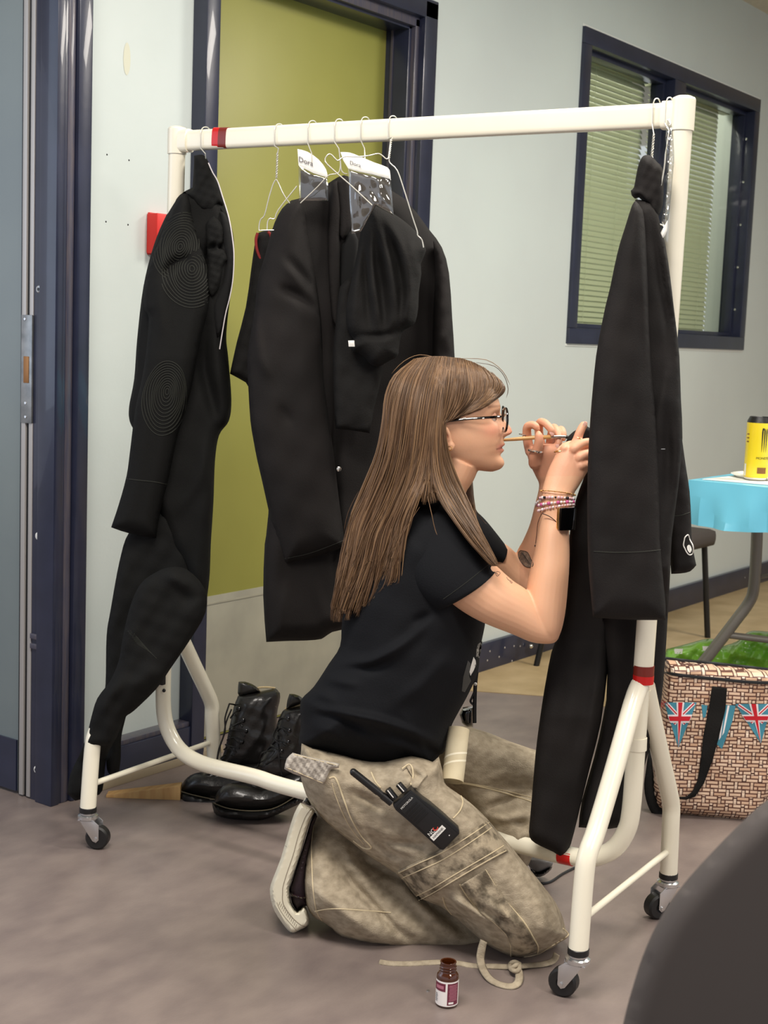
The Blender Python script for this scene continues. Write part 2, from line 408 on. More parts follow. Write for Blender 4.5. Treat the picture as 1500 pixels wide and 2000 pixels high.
struct('wall_side', MB().box((9.4, -3.5, 0), (9.5, WY, CZ)), wall_r, smooth=False)
# painted infill panel between the navy posts
px0 = 2.165
pnl = MB().box((px0-.02, PY, 0), (xa+.01, PY+.12, CZ))
struct('wall_panel', pnl, wall_m, smooth=False)
rail_top = onY(355, 1424, WY)[2]
tr = MB(); tr.box((px0-.01, WY, .018), (xa+.005, PY+.01, rail_top))
o = struct('trim_1', tr, navy, bevel=.003)
obj('ledge', MB().box((px0-.005, WY+.004, rail_top), (xa, PY+.005, rail_top+.012)), navy_lt, o, bevel=.002)
struct('trim_2', MB().box((px0+.05, WY-.004, .0), (xa+.12, WY+.03, .02)), mat('skirting_wood', (150, 136, 112), .6), bevel=.002)
# post beside the sidelight, green door frame
o = struct('trim_3', MB().box((xa, WY-.004, 0), (xb, DY+.03, CZ)), navy, bevel=.003)
# doorway frame on the right and the head
zi = 1.946; fr = MB()
fr.box((xc+.03, WY-.012, 0), (xd, WY+.02, 2.03+.0)).box((xb, WY-.012, zi+.035), (xd, WY+.02, 2.035))
o = struct('trim_4', fr, navy, bevel=.004)
st = MB(); st.box((xc+.012, WY+.008, 0), (xc+.04, WY+.06, zi+.03)).box((xb, WY+.008, zi+.008), (xc+.04, WY+.06, zi+.04))
obj('rebate_strip', st, navy_lt, o, bevel=.002)
st = MB(); st.box((xc, WY+.022, 0), (xc+.02, DY+.03, zi+.02)).box((xb, WY+.022, zi), (xc+.02, DY+.03, zi+.02))
obj('reveal', st, navy, o, bevel=.002)
st = MB(); st.box((xc-.004, WY+.075, 0), (xc+.001, WY+.082, zi)); obj('stop_bead', st, navy_lt, o)
# green door
zk = onY(460, 1155, DY)[2]
dr = thing_d = MB().box((xb-.02, DY, .005), (xc+.02, DY+.045, zi+.03))
o = struct('door_1', dr, green_m, bevel=.002)
obj('kick_plate', MB().box((xb-.015, DY-.003, .012), (xc+.0, DY+.001, zk)), kick_m, o, bevel=.001, label='zinc grey kick plate over the bottom of the green door')
obj('kick_plate_ridge', MB().box((xb-.015, DY-.005, zk-.022), (xc+.0, DY-.001, zk-.018)), kick_m, o, label='faint horizontal ridge near the top of the kick plate')
# left corner: navy post and door edge
y1 = onX(62, 1000, LX)[1]; y2 = onX(56, 1000, LX)[1]; y3 = onX(50, 1000, LX)[1]; y4 = onX(42, 1000, LX)[1]; y5 = onX(36, 1000, LX)[1]
jm = MB(); jm.box((LX, WY, 0), (LX+.03, y1, CZ)).box((LX, WY-.0, 0), (LX+.016, WY+.012, CZ))
o = struct('trim_5', jm, navy, bevel=.002)
prof = MB()
xs = [onY(p, 700, WY)[0] for p in (105, 121, 127, 141, 146, 166)]
prof.box((xs[0], WY-.004, 0), (xs[1], WY+.05, CZ)); obj('jamb_face', prof, navy, o, bevel=.002)
obj('jamb_groove', MB().box((xs[1]-.002, WY+.012, 0), (xs[2]+.002, WY+.05, CZ)), navy, o)
obj('jamb_bead', MB().box((xs[2], WY-.002, 0), (xs[3], WY+.05, CZ)), navy_lt, o, bevel=.004)
obj('jamb_architrave', MB().box((xs[3]+.002, WY-.010, 0), (xs[5]+.004, WY+.05, CZ)), navy, o, bevel=.004)
dm = mat('gouged_timber', (188, 164, 120), .8); g = MB()
for (a, b, r) in ((775, 800, 3), (770, 776, 5), (730, 770, 1.5), (800, 850, 1.2)):
    pa = [onX(101+((k*37) % 5-2)*.6, a+(b-a)*k/5, LX-.0006) for k in range(6)]; g.tube(pa, r*.0009, 5)
obj('chipped_paint', g, dm, o, label='chipped paint showing pale timber')
for i, (px, py) in enumerate(((77, 565), (75, 1047), (72, 1503))):
    c = onX(px, py, LX); s = MB().lathe([(.0085, 0), (.0085, .002), (.007, .003)], c, (-1, 0, 0), 14); q = obj('screw_cap', s, white_pl if i != 0 else chrome, o)
    if i != 1: obj('screw_hole', MB().lathe([(.004, .002), (.004, .0035)], c, (-1, 0, 0), 10), black_pl, q)
b = MB()
for py in (1243, 1262):
    c0 = onX(62, py-2, LX); c1 = onX(97, py+7, LX); b.box((LX-.006, min(c0[1], c1[1]), c0[2]-.006), (LX+.001, max(c0[1], c1[1]), c0[2]+.006))
obj('hinge_bar', b, navy_lt, o, bevel=.0015)
lf = MB().box((LX+.004, y5, .008), (LX+.05, 4.2, CZ)); o = struct('door_2', lf, doorgrey, bevel=.002)
obj('kick_board', MB().box((LX-.001, y5+.002, .008), (LX+.006, 4.2, .128)), navy, o)
obj('edge_strip', MB().box((LX-.002, y2, .004), (LX+.006, y1-.002, CZ)), alu, o, bevel=.0015)
obj('edge_strip', MB().box((LX-.003, y4, .004), (LX+.006, y3, CZ)), alu, o, bevel=.0015)
obj('edge_groove', MB().box((LX+.002, y5-.002, .004), (LX+.01, y1+.002, CZ)), black_pl, o)
zt, zb = onX(52, 615, LX)[2], onX(52, 826, LX)[2]
fp = obj('lock_faceplate', MB().box((LX-.005, y4-.001, zb), (LX+.004, y1-.002, zt)), steel, o, bevel=.001)
za, zc = onX(55, 696, LX)[2], onX(55, 748, LX)[2]
obj('latch', MB().box((LX-.0065, onX(60, 720, LX)[1], zc), (LX-.003, onX(50, 720, LX)[1], za)), brass, fp, bevel=.001)
for py in (623, 814, 787):
    obj('screw', MB().lathe([(.0035, 0), (.003, .0015)], onX(50 if py != 623 else 49, py, LX-.005), (-1, 0, 0), 8), chrome, fp)
# baseboard
bb = MB().box((xd, WY-.018, 0), (9.4, WY+.001, .095)); o = struct('baseboard_back', bb, navy, bevel=.004)
sp = MB()
for (px, py) in ((986, 1265), (1016, 1262), (957, 1272), (975, 1283), (1000, 1291), (952, 1290), (1004, 1262), (1455, 1128)):
    c = onY(px, py, WY-.018); sp.lathe([(.0035, 0), (.0028, .0008)], c, (0, -1, 0), 7)
obj('paint_scuff', sp, alu, o)
# wall marks
scr = MB()
for (px, py) in ((209, 302), (252, 313), (207, 433), (250, 439)):
    scr.lathe([(.0026, -.0004), (.0018, .0006)], onY(px, py, PY), (0, -1, 0), 8)
wo = bpy.data.objects['wall_panel']; obj('plug_hole', scr, black_pl, wo)
fl = MB(); c = onY(248, 115, PY-.0006); fl.add([c+np.array([math.cos(q)*.011, 0, math.sin(q)*.036]) for q in np.linspace(0, 2*math.pi, 17)[:-1]], [tuple(range(16))])
obj('filler_patch', fl, mat('old_filler', (206, 206, 186), .6), wo)
# ---- window
wf = MB(); fw = .055; ya, yb = WY-.012, WY+.09
mx0, mx1 = 5.10, 5.20
wf.box((wx0, ya, wz0), (wx1, yb, wz0+fw)).box((wx0, ya, wz1-fw), (wx1, yb, wz1))
wf.box((wx0, ya, wz0+fw), (wx0+fw, yb, wz1-fw)).box((wx1-fw, ya, wz0+fw), (wx1, yb, wz1-fw)).box((mx0, ya, wz0+fw), (mx1, yb, wz1-fw))
o = struct('window_1', wf, navy, bevel=.003)
pans = [(wx0+fw, mx0), (mx1, wx1-fw)]
for (a, b_) in pans:
    s = MB(); t = .018; y0_, y1_ = WY+.028, WY+.075
    s.box((a-.002, y0_, wz0+fw), (b_, y1_, wz0+fw+t)).box((a-.002, y0_, wz1-fw-t), (b_, y1_, wz1-fw)).box((a, y0_, wz0+fw+t), (a+t, y1_, wz1-fw-t)).box((b_-t, y0_, wz0+fw+t), (b_, y1_, wz1-fw-t))
    q = obj('glazing_bead', s, navy, o, bevel=.002)
    obj('pane', MB().box((a+t-.003, WY+.055, wz0+fw+t-.003), (b_-t+.003, WY+.059, wz1-fw-t+.003)), glass, o, smooth=False)
obj('mortar_line', MB().box((wx0-.004, WY-.003, wz1), (wx1+.004, WY+.01, wz1+.008)).box((wx0-.004, WY-.003, wz0-.008), (wx1+.004, WY+.01, wz0)), mat('caulk', (226, 228, 222), .6), o)
fx = MB()
for k in range(5): fx.lathe([(.006, 0), (.005, .004)], (wx1-fw+.002-.001, WY+.02+.0, 1.25+k*.18), (-1, 0, 0), 8)
obj('frame_screw', fx, chrome, o)
bl_m = mat('blind_slat_green', (200, 204, 176), .5)
for k, (a, b_) in enumerate(pans):
    cx = (a+b_)/2
    e = thing('venetian_blind', ['pale green venetian blind behind the left-hand glass pane', 'pale green venetian blind behind the right-hand glass pane, beside the rack post'][k], 'blind', (cx, WY+.13, wz0), 'venetian blinds in the navy window')
    obj('head_rail', MB().box((a-.03, WY+.115, wz1-.06), (b_+.03, WY+.15, wz1-.03)), bl_m, e)
    sl = None; n = 50
    for i in range(n):
        z = wz0+.035+i*(wz1-.075-wz0)/n
        if sl is None:
            m = MB(); R = []
            for x in (a-.02, b_+.02-(.0 if k == 0 else .09)):
                R.append([(x, WY+.13+dy, z+dz) for dy, dz in ((-.0075, -.0115), (-.0040, -.0020), (.0015, .0060), (.0075, .0105), (.0083, .0099), (.0023, .0054), (-.0032, -.0026), (-.0067, -.0119))])
            m.rings(R); sl = obj('slat', m, bl_m, e); zs = z
        else:
            q = sl.copy(); scn.collection.objects.link(q); q.location.z = sl.location.z+(z-zs)
    cd = MB()
    for x in (a+.28, b_-.18): cd.tube([(x, WY+.117, wz0+.03), (x, WY+.117, wz1-.05)], .0007, 5)
    obj('ladder_cord', cd, bl_m, e)
struct('room_behind_window', MB().box((wx0-.3, WY+.75, wz0-.3), (wx1+.3, WY+.8, wz1+.3)), mat('dim_far_room', (120, 128, 110), .8), smooth=False)
# ---- red call point
e = thing('call_point', 'red fire alarm call point on the pale wall, half hidden by the left garment', 'fire alarm', onY(313, 495, PY))
c0 = onY(297, 495, PY-.02); c1 = onY(331, 420, PY-.02)
zz0, zz1 = c0[2], c1[2]; xx0, xx1 = c0[0], c1[0]+.02
obj('housing', MB().box((xx0, PY-.035, zz0), (xx1, PY, zz1)), red_pl, e, bevel=.004)
obj('front_cover', MB().box((xx0+.012, PY-.041, zz0+.008), (xx1-.008, PY-.034, (zz0+zz1)/2+.012)), red_pl, e, bevel=.002)
obj('back_box', MB().box((xx0+.004, PY-.006, zz0-.002), (xx1-.004, PY, zz1+.002)), red_pl, e)
# ---- wooden wedge
e = tag(obj('door_wedge', strip(MB(), [G(207, 1557), G(352, 1562), G(364, 1547), G(212, 1543)], 0, .002), wood), 'thin pine board lying on the floor against the wall behind the rack foot', 'board')
bpy.data.objects.remove(e); del e
A_, B_ = G(207, 1558), G(352, 1563); nrm = unit(np.array([-(B_-A_)[1], (B_-A_)[0], 0])); nrm = nrm if nrm@Av > 0 else -nrm
hB = .034; wd_ = .030
V = [A_, B_, B_+nrm*wd_, A_+nrm*wd_, A_+[0, 0, .006], B_+[0, 0, hB], B_+nrm*wd_+[0, 0, hB], A_+nrm*wd_+[0, 0, .006]]
tag(obj('wooden_wedge', MB().add(V, [(0, 3, 2, 1), (4, 5, 6, 7), (0, 1, 5, 4), (1, 2, 6, 5), (2, 3, 7, 6), (3, 0, 4, 7)]), wood, bevel=.001), 'pine door wedge lying on the floor between the rack foot and the boots', 'wedge')
# ================================================================ RACK
sz = .088
aR, bR = G(1130, 1850, sz), G(1306, 1703, sz); aL = G(172, 1575, sz); bL = aL+(bR-aR)
MR, ML = (aR+bR)/2, (aL+bL)/2
legdir = unit(bR-aR); bard = unit((ML-MR)*[1, 1, 0]); rn = np.array([bard[1], -bard[0], 0])
def onRack(px, py, off=0):
    r = ray(px, py); p0 = MR-rn*off*np.sign(rn@Av); return Cv+r*(((p0-Cv)@rn)/(r@rn))
def onPl(px, py, p0, n): r = ray(px, py); return Cv+r*(((p0-Cv)@n)/(r@n))
TR = onRack(1334, 224); TL = onRack(346, 276)
zt_ = (TR[2]+TL[2])/2
print('RACK', MR, ML, TR, TL, dep(MR), dep(TR), dep(onRack(1285,850)))
rack = thing('garment_rack', 'white tubular steel garment rack on castors with red tape bands', 'clothes rack', ((MR+ML)/2)*[1, 1, 0])
def rrect(mb, A, B, h, w, r=.35, n=20):
    t = unit(B-A); z = np.array([0, 0, 1.]); z = unit(z-t*(z@t)); s = np.cross(t, z); R = []
    for P in (A, B): R.append([P+z*h*math.copysign(abs(math.sin(q))**(.55), math.sin(q))+s*w*math.copysign(abs(math.cos(q))**.55, math.cos(q)) for q in [2*math.pi*j/n for j in range(n)]])
    return mb.rings(R)
obj('top_bar', rrect(MB(), TR, TL, .0205, .012), white_p, rack)
def band(mb, p, q, h=.0212, w=.0127): return rrect(mb, p, q, h, w)
p1, p2, p3 = onRack(421, 270), onRack(433, 270), onRack(448, 270)
obj('red_band', band(MB(), p1, p2), red_t, rack, label='bright red tape band'); obj('red_band', band(MB(), p2, p3), dred_t, rack, label='dark red tape band')
PRb = onRack(1257, 1302); PLb = onRack(321, 1262)
pr = .0175
for (tp, bt, s) in ((TR, PRb, -1), (TL, PLb, 1)):
    obj('upright', MB().tube([tp, bt], pr, 20), white_p, rack)
    dn = unit(bt-tp); j = MB().tube([tp+np.array([0, 0, .024]), tp+dn*.026], pr*1.14, 20)
    j.lathe([(pr*1.14, 0), (pr*1.05, .004), (pr*.7, .007)], tp+np.array([0, 0, .023]), (0, 0, 1), 20)
    sd = bard if s < 0 else -bard
    rrect(j, tp, tp+sd*.034, .0235, .0155); obj('corner_joint', j, white_p, rack, bevel=0)
# bottom rail (one bent tube) and neck
pth = [onRack(1250, 1345), onRack(1242, 1460), onRack(1233, 1580), onRack(1222, 1625), onRack(1196, 1660), onRack(1150, 1676), onRack(1100, 1668), onRack(1040, 1656)]
lw = [onRack(590, 1545), onRack(500, 1518), onRack(430, 1501), onRack(385, 1487), onRack(352, 1465), onRack(330, 1430), onRack(320, 1390), onRack(319, 1330), onRack(321, 1260)]
obj('bottom_rail', MB().tube(pth+lw, .0168, 18, smooth=5), white_p, rack)
obj('neck_sleeve', MB().tube([onRack(1244, 1440), onRack(1243, 1464)], .0180, 18), white_p, rack)
obj('red_band', MB().tube([onRack(1120, 1673.5), onRack(1094, 1668)], .0173, 18), red_t, rack); 
obj('red_band', MB().tube([onRack(1258, 1299), onRack(1257, 1318)], .0181, 18), dred_t, rack, label='dark red tape band')
obj('red_band', MB().tube([onRack(1257, 1318), onRack(1256, 1334)], .0183, 18), red_t, rack)
kb = MB().obox(onRack(326, 1322)-rn*np.sign(rn@Av)*.017, bard, np.array([0, 0, 1.]), rn, .007, .014, .006); obj('spring_button', kb, black_pl, rack, bevel=.002)
obj('screw', MB().ball(onRack(330, 1346)-rn*np.sign(rn@Av)*.016, .004), black_pl, rack)
# legs
def leg(pts, base, p0):
    P = [onPl(a, b, p0, bard) for a, b in pts]; P.append(np.array([base[0], base[1], sz-.004])); return P
L1 = leg([(1250, 1338), (1236, 1375), (1195, 1520), (1165, 1620), (1149, 1665), (1141, 1710)], aR, MR)
L2 = leg([(1261, 1340), (1268, 1375), (1290, 1475), (1306, 1545), (1311, 1575), (1310, 1610)], bR, MR)
obj('leg', MB().tube(L1, .0168, 18, smooth=4), white_p, rack); obj('leg', MB().tube(L2, .0168, 18, smooth=4), white_p, rack)
dL = np.array([ML[0]-MR[0], ML[1]-MR[1], 0])
for P, b in ((L1, aL), (L2, bL)):
    Q = [p+dL for p in P[:-1]]+[np.array([b[0], b[1], sz-.004])]
    obj('leg', MB().tube(Q, .0168, 18, smooth=4), white_p, rack)
for a, b in ((aR, bR), (aL, bL)):
    up = np.array([0, 0, .045]); obj('brace', MB().tube([a+up, b+up], .0062, 12), white_p, rack)
def caster(base, yaw, sc=1.0):
    f = np.array([math.cos(yaw), math.sin(yaw), 0]); s = np.array([-f[1], f[0], 0]); z = np.array([0, 0, 1.]); b = base*[1, 1, 0]
    o = obj('castor', MB().lathe([(.019, .062), (.021, .064), (.021, .070), (.016, .073), (.016, .076)], b, z, 22), chrome, rack)
    obj('rubber_collar', MB().lathe([(.0170, .076), (.0180, .077), (.0180, .0865), (.0170, .0875)], b, z, 20), black_pl, o)
    ax = b+f*.022+z*.0245
    wh = MB().lathe([(.010, -.0125), (.021, -.0125), (.0245, -.0085), (.0245, .0085), (.021, .0125), (.010, .0125), (.006, .009)], ax, s, 26)
    obj('wheel', wh, rubber, o)
    fk = MB()
    for k in (-1, 1):
        p = [b+f*.016+z*.064, b-f*.014+z*.064, b-f*.004+z*.048, ax-f*.007-z*.005, ax-z*.008, ax+f*.006-z*.002, ax+f*.006+z*.03]
        n = len(p); V = [q+s*k*.0145 for q in p]+[q+s*k*.016 for q in p]
        fk.add(V, [tuple(range(n)), tuple(range(2*n-1, n-1, -1))]+[(i, (i+1) % n, n+(i+1) % n, n+i) for i in range(n)])
    fk.obox(b+z*.062+f*.0, f, s, z, .017, .016, .0015)
    obj('fork', fk, chrome, o, bevel=.0006)
    obj('axle', MB().tube([ax-s*.019, ax+s*.019], .0035, 10), chrome, o)
caster(aR, math.radians(100)); caster(bR, math.radians(150)); caster(aL, math.radians(-60)); caster(bL, math.radians(-40))
# ================================================================ TABLE, CANS, CHAIR, BAG
tz = .73; K0 = G(1349, 938, tz)
x0, y0 = K0[0], K0[1]; tx1, ty1 = x0+.75, y0-1.8
tb = thing('folding_table', 'folding table with grey tube legs standing by the far wall', 'table', ((x0+tx1)/2, (y0+ty1)/2, 0))
obj('table_top', MB().box((x0+.01, ty1, tz-.03), (tx1, y0-.01, tz-.003)), white_pl, tb)
DT = 4.0
P = [W(1479, 1020, DT), W(1477, 1080, DT), W(1472, 1150, DT), W(1462, 1178, DT), W(1436, 1213, DT), W(1400, 1260, DT), W(1372, 1295, DT)]
tail = P[-1]+(P[-1]-P[-2])*(P[-1][2]/(P[-2][2]-P[-1][2])); tail = tail if tail[2] > -.05 else tail
P.append(np.array([tail[0], tail[1], .012]))
obj('leg', MB().tube(P, .0165, 14, smooth=4), grey_tb, tb)
obj('cross_bar', MB().tube([W(1420, 1240, DT), W(1520, 1252, DT), W(1640, 1262, DT)], .010, 12), grey_tb, tb)
obj('leg', MB().tube([p+np.array([.55, -.30, 0]) for p in P], .0165, 14, smooth=4), grey_tb, tb)
obj('brace', MB().tube([W(1478, 1128, DT), W(1520, 1120, DT)], .006, 8), grey_tb, tb)
# cloth: hanging skirt with creases
cl = MB(); nu, nv = 90, 16; loop = []
path = [(tx1, y0+.004), (x0-.004, y0+.004), (x0-.004, ty1)]
for a, b in zip(path[:-1], path[1:]):
    m = int(math.hypot(b[0]-a[0], b[1]-a[1])/.02)
    loop += [(a[0]+(b[0]-a[0])*i/m, a[1]+(b[1]-a[1])*i/m) for i in range(m)]
loop.append(path[-1]); V = []; Fs = []
for j in range(nv):
    t = j/(nv-1)
    for i, (x, y) in enumerate(loop):
        dx = -1 if i > .3*len(loop) else 0; dy = 1 if i < .3*len(loop) else 0
        wv = (.012*math.sin(i*.33)+.008*math.sin(i*.83+t*3)+.006*math.sin(i*1.7-2*t))*t+.008*t
        V.append((x+dx*wv, y+dy*wv, tz+.001-t*.118+.003*math.sin(i*.4)*t))
n = len(loop)
for j in range(nv-1):
    for i in range(n-1): Fs.append((j*n+i, j*n+i+1, (j+1)*n+i+1, (j+1)*n+i))
k = len(V); V += [(x0-.004, y0+.004, tz+.001), (tx1, y0+.004, tz+.001), (tx1, ty1, tz+.001), (x0-.004, ty1, tz+.001)]
Fs.append((k, k+1, k+2, k+3)); cl.add(V, Fs)
tag(obj('tablecloth', cl, blue_cl, angle=25), 'sky blue plastic cloth over the folding table', 'tablecloth')
pp = G(1452, 938, tz+.003); e = MB()
tag(obj('paper_plate', MB().lathe([(.085, .001), (.095, .008), (.098, .009), (.095, .010), (.084, .003)], pp+np.array([.12, -.02, 0]), (0, 0, 1), 36), paper), 'white paper plate under the yellow can on the blue table', 'plate')
pb = G(1400, 933, tz+.002)
tag(obj('paper_sheet', strip(MB(), [(x0+.03, y0-.02), (x0+.35, y0-.05), (x0+.34, y0-.3), (x0+.05, y0-.2)], tz+.002, tz+.0035), paper), 'sheet of white paper at the corner of the blue table', 'paper')
def can(px, py, lab, mb_, mt_, yaw0, d_off=0):
    c = G(px, py, tz+.006); r = .033; h = .168
    e = thing('drink_can', lab, 'can', c)
    q = obj('body', MB().lathe([(.026, 0), (.031, .004), (r, .010), (r, h-.016)], c, n=32), mb_, e)
    obj('neck', MB().lathe([(r, h-.016), (.0315, h-.010), (.0272, h-.002), (.0268, h), (.0255, h-.003)], c, n=32), black_pl, e)
    obj('ring_pull', MB().lathe([(.009, h-.001), (.009, h+.001)], c+np.array([-.006, 0, 0]), n=12), mt_, e)
    obj('base_rim', MB().lathe([(.026, -.001), (.0315, .003), (.0325, .006)], c, n=32), silver, e)
    return e, c, r, h
def can_patch(mb, c, r, a0, a1, z0, z1, n=8, shape=None):
    V = []; Fs = []
    for i in range(n+1):
        q = a0+(a1-a0)*i/n
        for z in (z0, z1): V.append((c[0]+(r+.0006)*math.cos(q), c[1]+(r+.0006)*math.sin(q), c[2]+z))
    for i in range(n): Fs.append((2*i, 2*i+2, 2*i+3, 2*i+1))
    return mb.add(V, Fs)
vw = math.atan2(-1, -2.4)
e, c, r, h = can(1476, 936, 'tall yellow energy drink can standing on a paper plate', yellow, silver, 0)
a = math.atan2(-c[1], -c[0]); R_ = lambda f: a+f     # +f = to the right in the photo
pm = MB()
for dx in (.30, .48, .66):
    V = []; zz = [.138, .13, .11, .09, .075]; hw = [.03, .06, .045, .03, .008]
    for z, w_ in zip(zz, hw):
        V += [(c[0]+(r+.0007)*math.cos(R_(dx-w_)), c[1]+(r+.0007)*math.sin(R_(dx-w_)), c[2]+z), (c[0]+(r+.0007)*math.cos(R_(dx+w_)), c[1]+(r+.0007)*math.sin(R_(dx+w_)), c[2]+z)]
    pm.add(V, [(2*i, 2*i+1, 2*i+3, 2*i+2) for i in range(4)])
can_patch(pm, c, r, R_(.28), R_(.42), .133, .139)
obj('claw_mark', pm, black_pl, e, smooth=False)
pm = MB(); can_patch(pm, c, r, R_(.05), R_(.8), .018, .034); obj('printed_panel', pm, can_br, e, smooth=False)
pm = MB(); can_patch(pm, c, r, R_(-1.2), R_(-.95), .01, .042); obj('small_print_panel', pm, white_pl, e, smooth=False)
pm = MB()
for z in (.12, .11, .10): can_patch(pm, c, r, R_(-1.1), R_(-.8), z, z+.003)
obj('side_print', pm, can_br, e, smooth=False)
pm = MB(); q0 = R_(.12)
rr = np.array([-math.sin(R_(.35)), math.cos(R_(.35)), 0]); og = np.array([c[0]+(r+.0008)*math.cos(R_(.05)), c[1]+(r+.0008)*math.sin(R_(.05)), c[2]+.056])
text_mb(pm, 'MONSTER', og, rr, np.array([0, 0, 1.]), .009, 0)
V = np.array(pm.v)
for i, v in enumerate(pm.v):
    t = ((np.array(v)-og)@rr)/r; q = R_(-.1+t); pm.v[i] = (c[0]+(r+.001)*math.cos(q), c[1]+(r+.001)*math.sin(q), v[2])
obj('lettering', pm, black_pl, e, smooth=False)
e, c, r, h = can(1513, 932, 'yellow and brown drink can partly cut off at the right edge', mat('pale_yellow_can', (240, 222, 130), .3), silver, 0)
a2 = math.atan2(-c[1], -c[0]); pm = MB(); can_patch(pm, c, r, a2-1.2, a2+1.2, .035, .145, 16); obj('printed_panel', pm, can_br, e, smooth=False)
pm = MB(); can_patch(pm, c, r, a2-.9, a2-.3, .008, .032, 6); obj('white_panel', pm, white_pl, e, smooth=False)
# chairs behind the rack
hr = unit(np.array([Rv[0], Rv[1], 0])); Zv = np.array([0, 0, 1.])
def make_chair(c, f, label):
    c = c*[1, 1, 0]; s = np.array([-f[1], f[0], 0]); e = thing('chair', label, 'chair', c)
    obj('seat', MB().obox(c+Zv*.385, f, s, Zv, .20, .15, .032), grey_dk, e, bevel=.024)
    for i in (-1, 1):
        for j in (-1, 1): obj('leg', MB().tube([c+f*i*.17+s*j*.11+Zv*.37, c+f*i*.215+s*j*.13], .011, 10), black_pl, e)
        obj('back_post', MB().tube([c-f*.17+s*i*.11+Zv*.38, c-f*.22+s*i*.11+Zv*.80], .010, 10), black_pl, e)
    obj('backrest', MB().obox(c-f*.215+Zv*.72, f, s, Zv, .014, .13, .10), grey_dk, e, bevel=.012)
    return e
cA = np.array([G(1387, 1247)[0]-.215, 2.175, 0]); make_chair(cA, np.array([1., 0, 0]), 'black chair with a padded seat between the hanging coat and the blue table')
cB = G(1037, 1284)+hr*.17-Av*.02; q = thing('stool', 'black stool hidden behind the kneeling person, only one leg showing below her elbow', 'stool', cB*[1, 1, 0])
obj('seat', MB().lathe([(.12, .385), (.13, .392), (.13, .412), (.12, .42)], cB*[1, 1, 0], n=28), grey_dk, q)
for i in (-1, 1):
    for j in (-1, 1): obj('leg', MB().tube([cB*[1, 1, 0]+hr*i*.09+Av*j*.08+Zv*.39, cB*[1, 1, 0]+hr*i*.165+Av*j*.11], .010, 10), black_pl, q)
obj('clip', MB().ball(G(1035, 1286)*[1, 1, 0]+Zv*.045-Av*.01, .008), silver, q)
# wicker printed bag
BD = 3.17
def weave_mat():
    m = mat('wicker_print', (214, 184, 156), .35); nt = m.node_tree; L = nt.links.new; b = nt.nodes['Principled BSDF']; N = nt.nodes.new
    tc = N('ShaderNodeTexCoord'); mp = N('ShaderNodeMapping'); L(tc.outputs['Object'], mp.inputs[0])
    # rotate into the bag face: u along photo-right, v up
    mp.inputs['Rotation'].default_value = (0, 0, -math.atan2(Rv[1], Rv[0])); mp.vector_type = 'POINT'
    sx = N('ShaderNodeSeparateXYZ'); L(mp.outputs[0], sx.inputs[0])
    cb = N('ShaderNodeCombineXYZ'); L(sx.outputs['X'], cb.inputs[0]); L(sx.outputs['Z'], cb.inputs[1])
    br = N('ShaderNodeTexBrick'); L(cb.outputs[0], br.inputs['Vector']); br.inputs['Scale'].default_value = 1.0
    br.inputs['Brick Width'].default_value = .036; br.inputs['Row Height'].default_value = .0088; br.inputs['Mortar Size'].default_value = .0022; br.offset = .5; br.inputs['Mortar Smooth'].default_value = .6
    br.inputs['Color1'].default_value = s2l((224, 196, 170))+(1,); br.inputs['Color2'].default_value = s2l((196, 158, 128))+(1,); br.inputs['Mortar'].default_value = s2l((92, 56, 44))+(1,)
    br2 = N('ShaderNodeTexBrick'); L(cb.outputs[0], br2.inputs['Vector']); br2.inputs['Scale'].default_value = 1.0
    br2.inputs['Brick Width'].default_value = .009; br2.inputs['Row Height'].default_value = .02; br2.inputs['Mortar Size'].default_value = .0016; br2.offset = .0
    br2.inputs['Color1'].default_value = s2l((228, 206, 184))+(1,); br2.inputs['Color2'].default_value = s2l((206, 176, 150))+(1,); br2.inputs['Mortar'].default_value = s2l((70, 38, 30))+(1,)
    # vertical stakes show in every fourth band, staggered
    wv = N('ShaderNodeMath'); wv.operation = 'MULTIPLY'; L(sx.outputs['X'], wv.inputs[0]); wv.inputs[1].default_value = 1/.036
    ro = N('ShaderNodeMath'); ro.operation = 'MULTIPLY'; L(sx.outputs['Z'], ro.inputs[0]); ro.inputs[1].default_value = 1/.0176
    fl_ = N('ShaderNodeMath'); fl_.operation = 'FLOOR'; L(ro.outputs[0], fl_.inputs[0]); hf = N('ShaderNodeMath'); hf.operation = 'MULTIPLY'; L(fl_.outputs[0], hf.inputs[0]); hf.inputs[1].default_value = .5
    ad = N('ShaderNodeMath'); L(wv.outputs[0], ad.inputs[0]); L(hf.outputs[0], ad.inputs[1]); fr_ = N('ShaderNodeMath'); fr_.operation = 'FRACT'; L(ad.outputs[0], fr_.inputs[0])
    lt = N('ShaderNodeMath'); lt.operation = 'LESS_THAN'; L(fr_.outputs[0], lt.inputs[0]); lt.inputs[1].default_value = .27
    mx = N('ShaderNodeMixRGB'); L(lt.outputs[0], mx.inputs[0]); L(br.outputs['Color'], mx.inputs[1]); L(br2.outputs['Color'], mx.inputs[2]); L(mx.outputs[0], b.inputs['Base Color'])
    bp = N('ShaderNodeBump'); bp.inputs['Distance'].default_value = .002; bp.inputs['Strength'].default_value = .35; L(br.outputs['Fac'], bp.inputs['Height']); bp.invert = True; L(bp.outputs[0], b.inputs['Normal'])
    return m
wk = weave_mat()
bag = thing('tote_bag', 'large wicker-print tote bag with flag bunting beside the rack', 'bag', W(1400, 1600, BD)*[1, 1, 0])
bagd = lambda x, y: BD+.05+.0002*(x-1380)*0
BO = [(1296, 1284), (1350, 1289), (1420, 1297), (1500, 1306), (1570, 1312), (1560, 1420), (1530, 1520), (1500, 1590), (1466, 1612), (1440, 1612), (1380, 1604), (1325, 1597), (1295, 1595), (1272, 1560), (1270, 1500), (1282, 1420), (1288, 1360)]
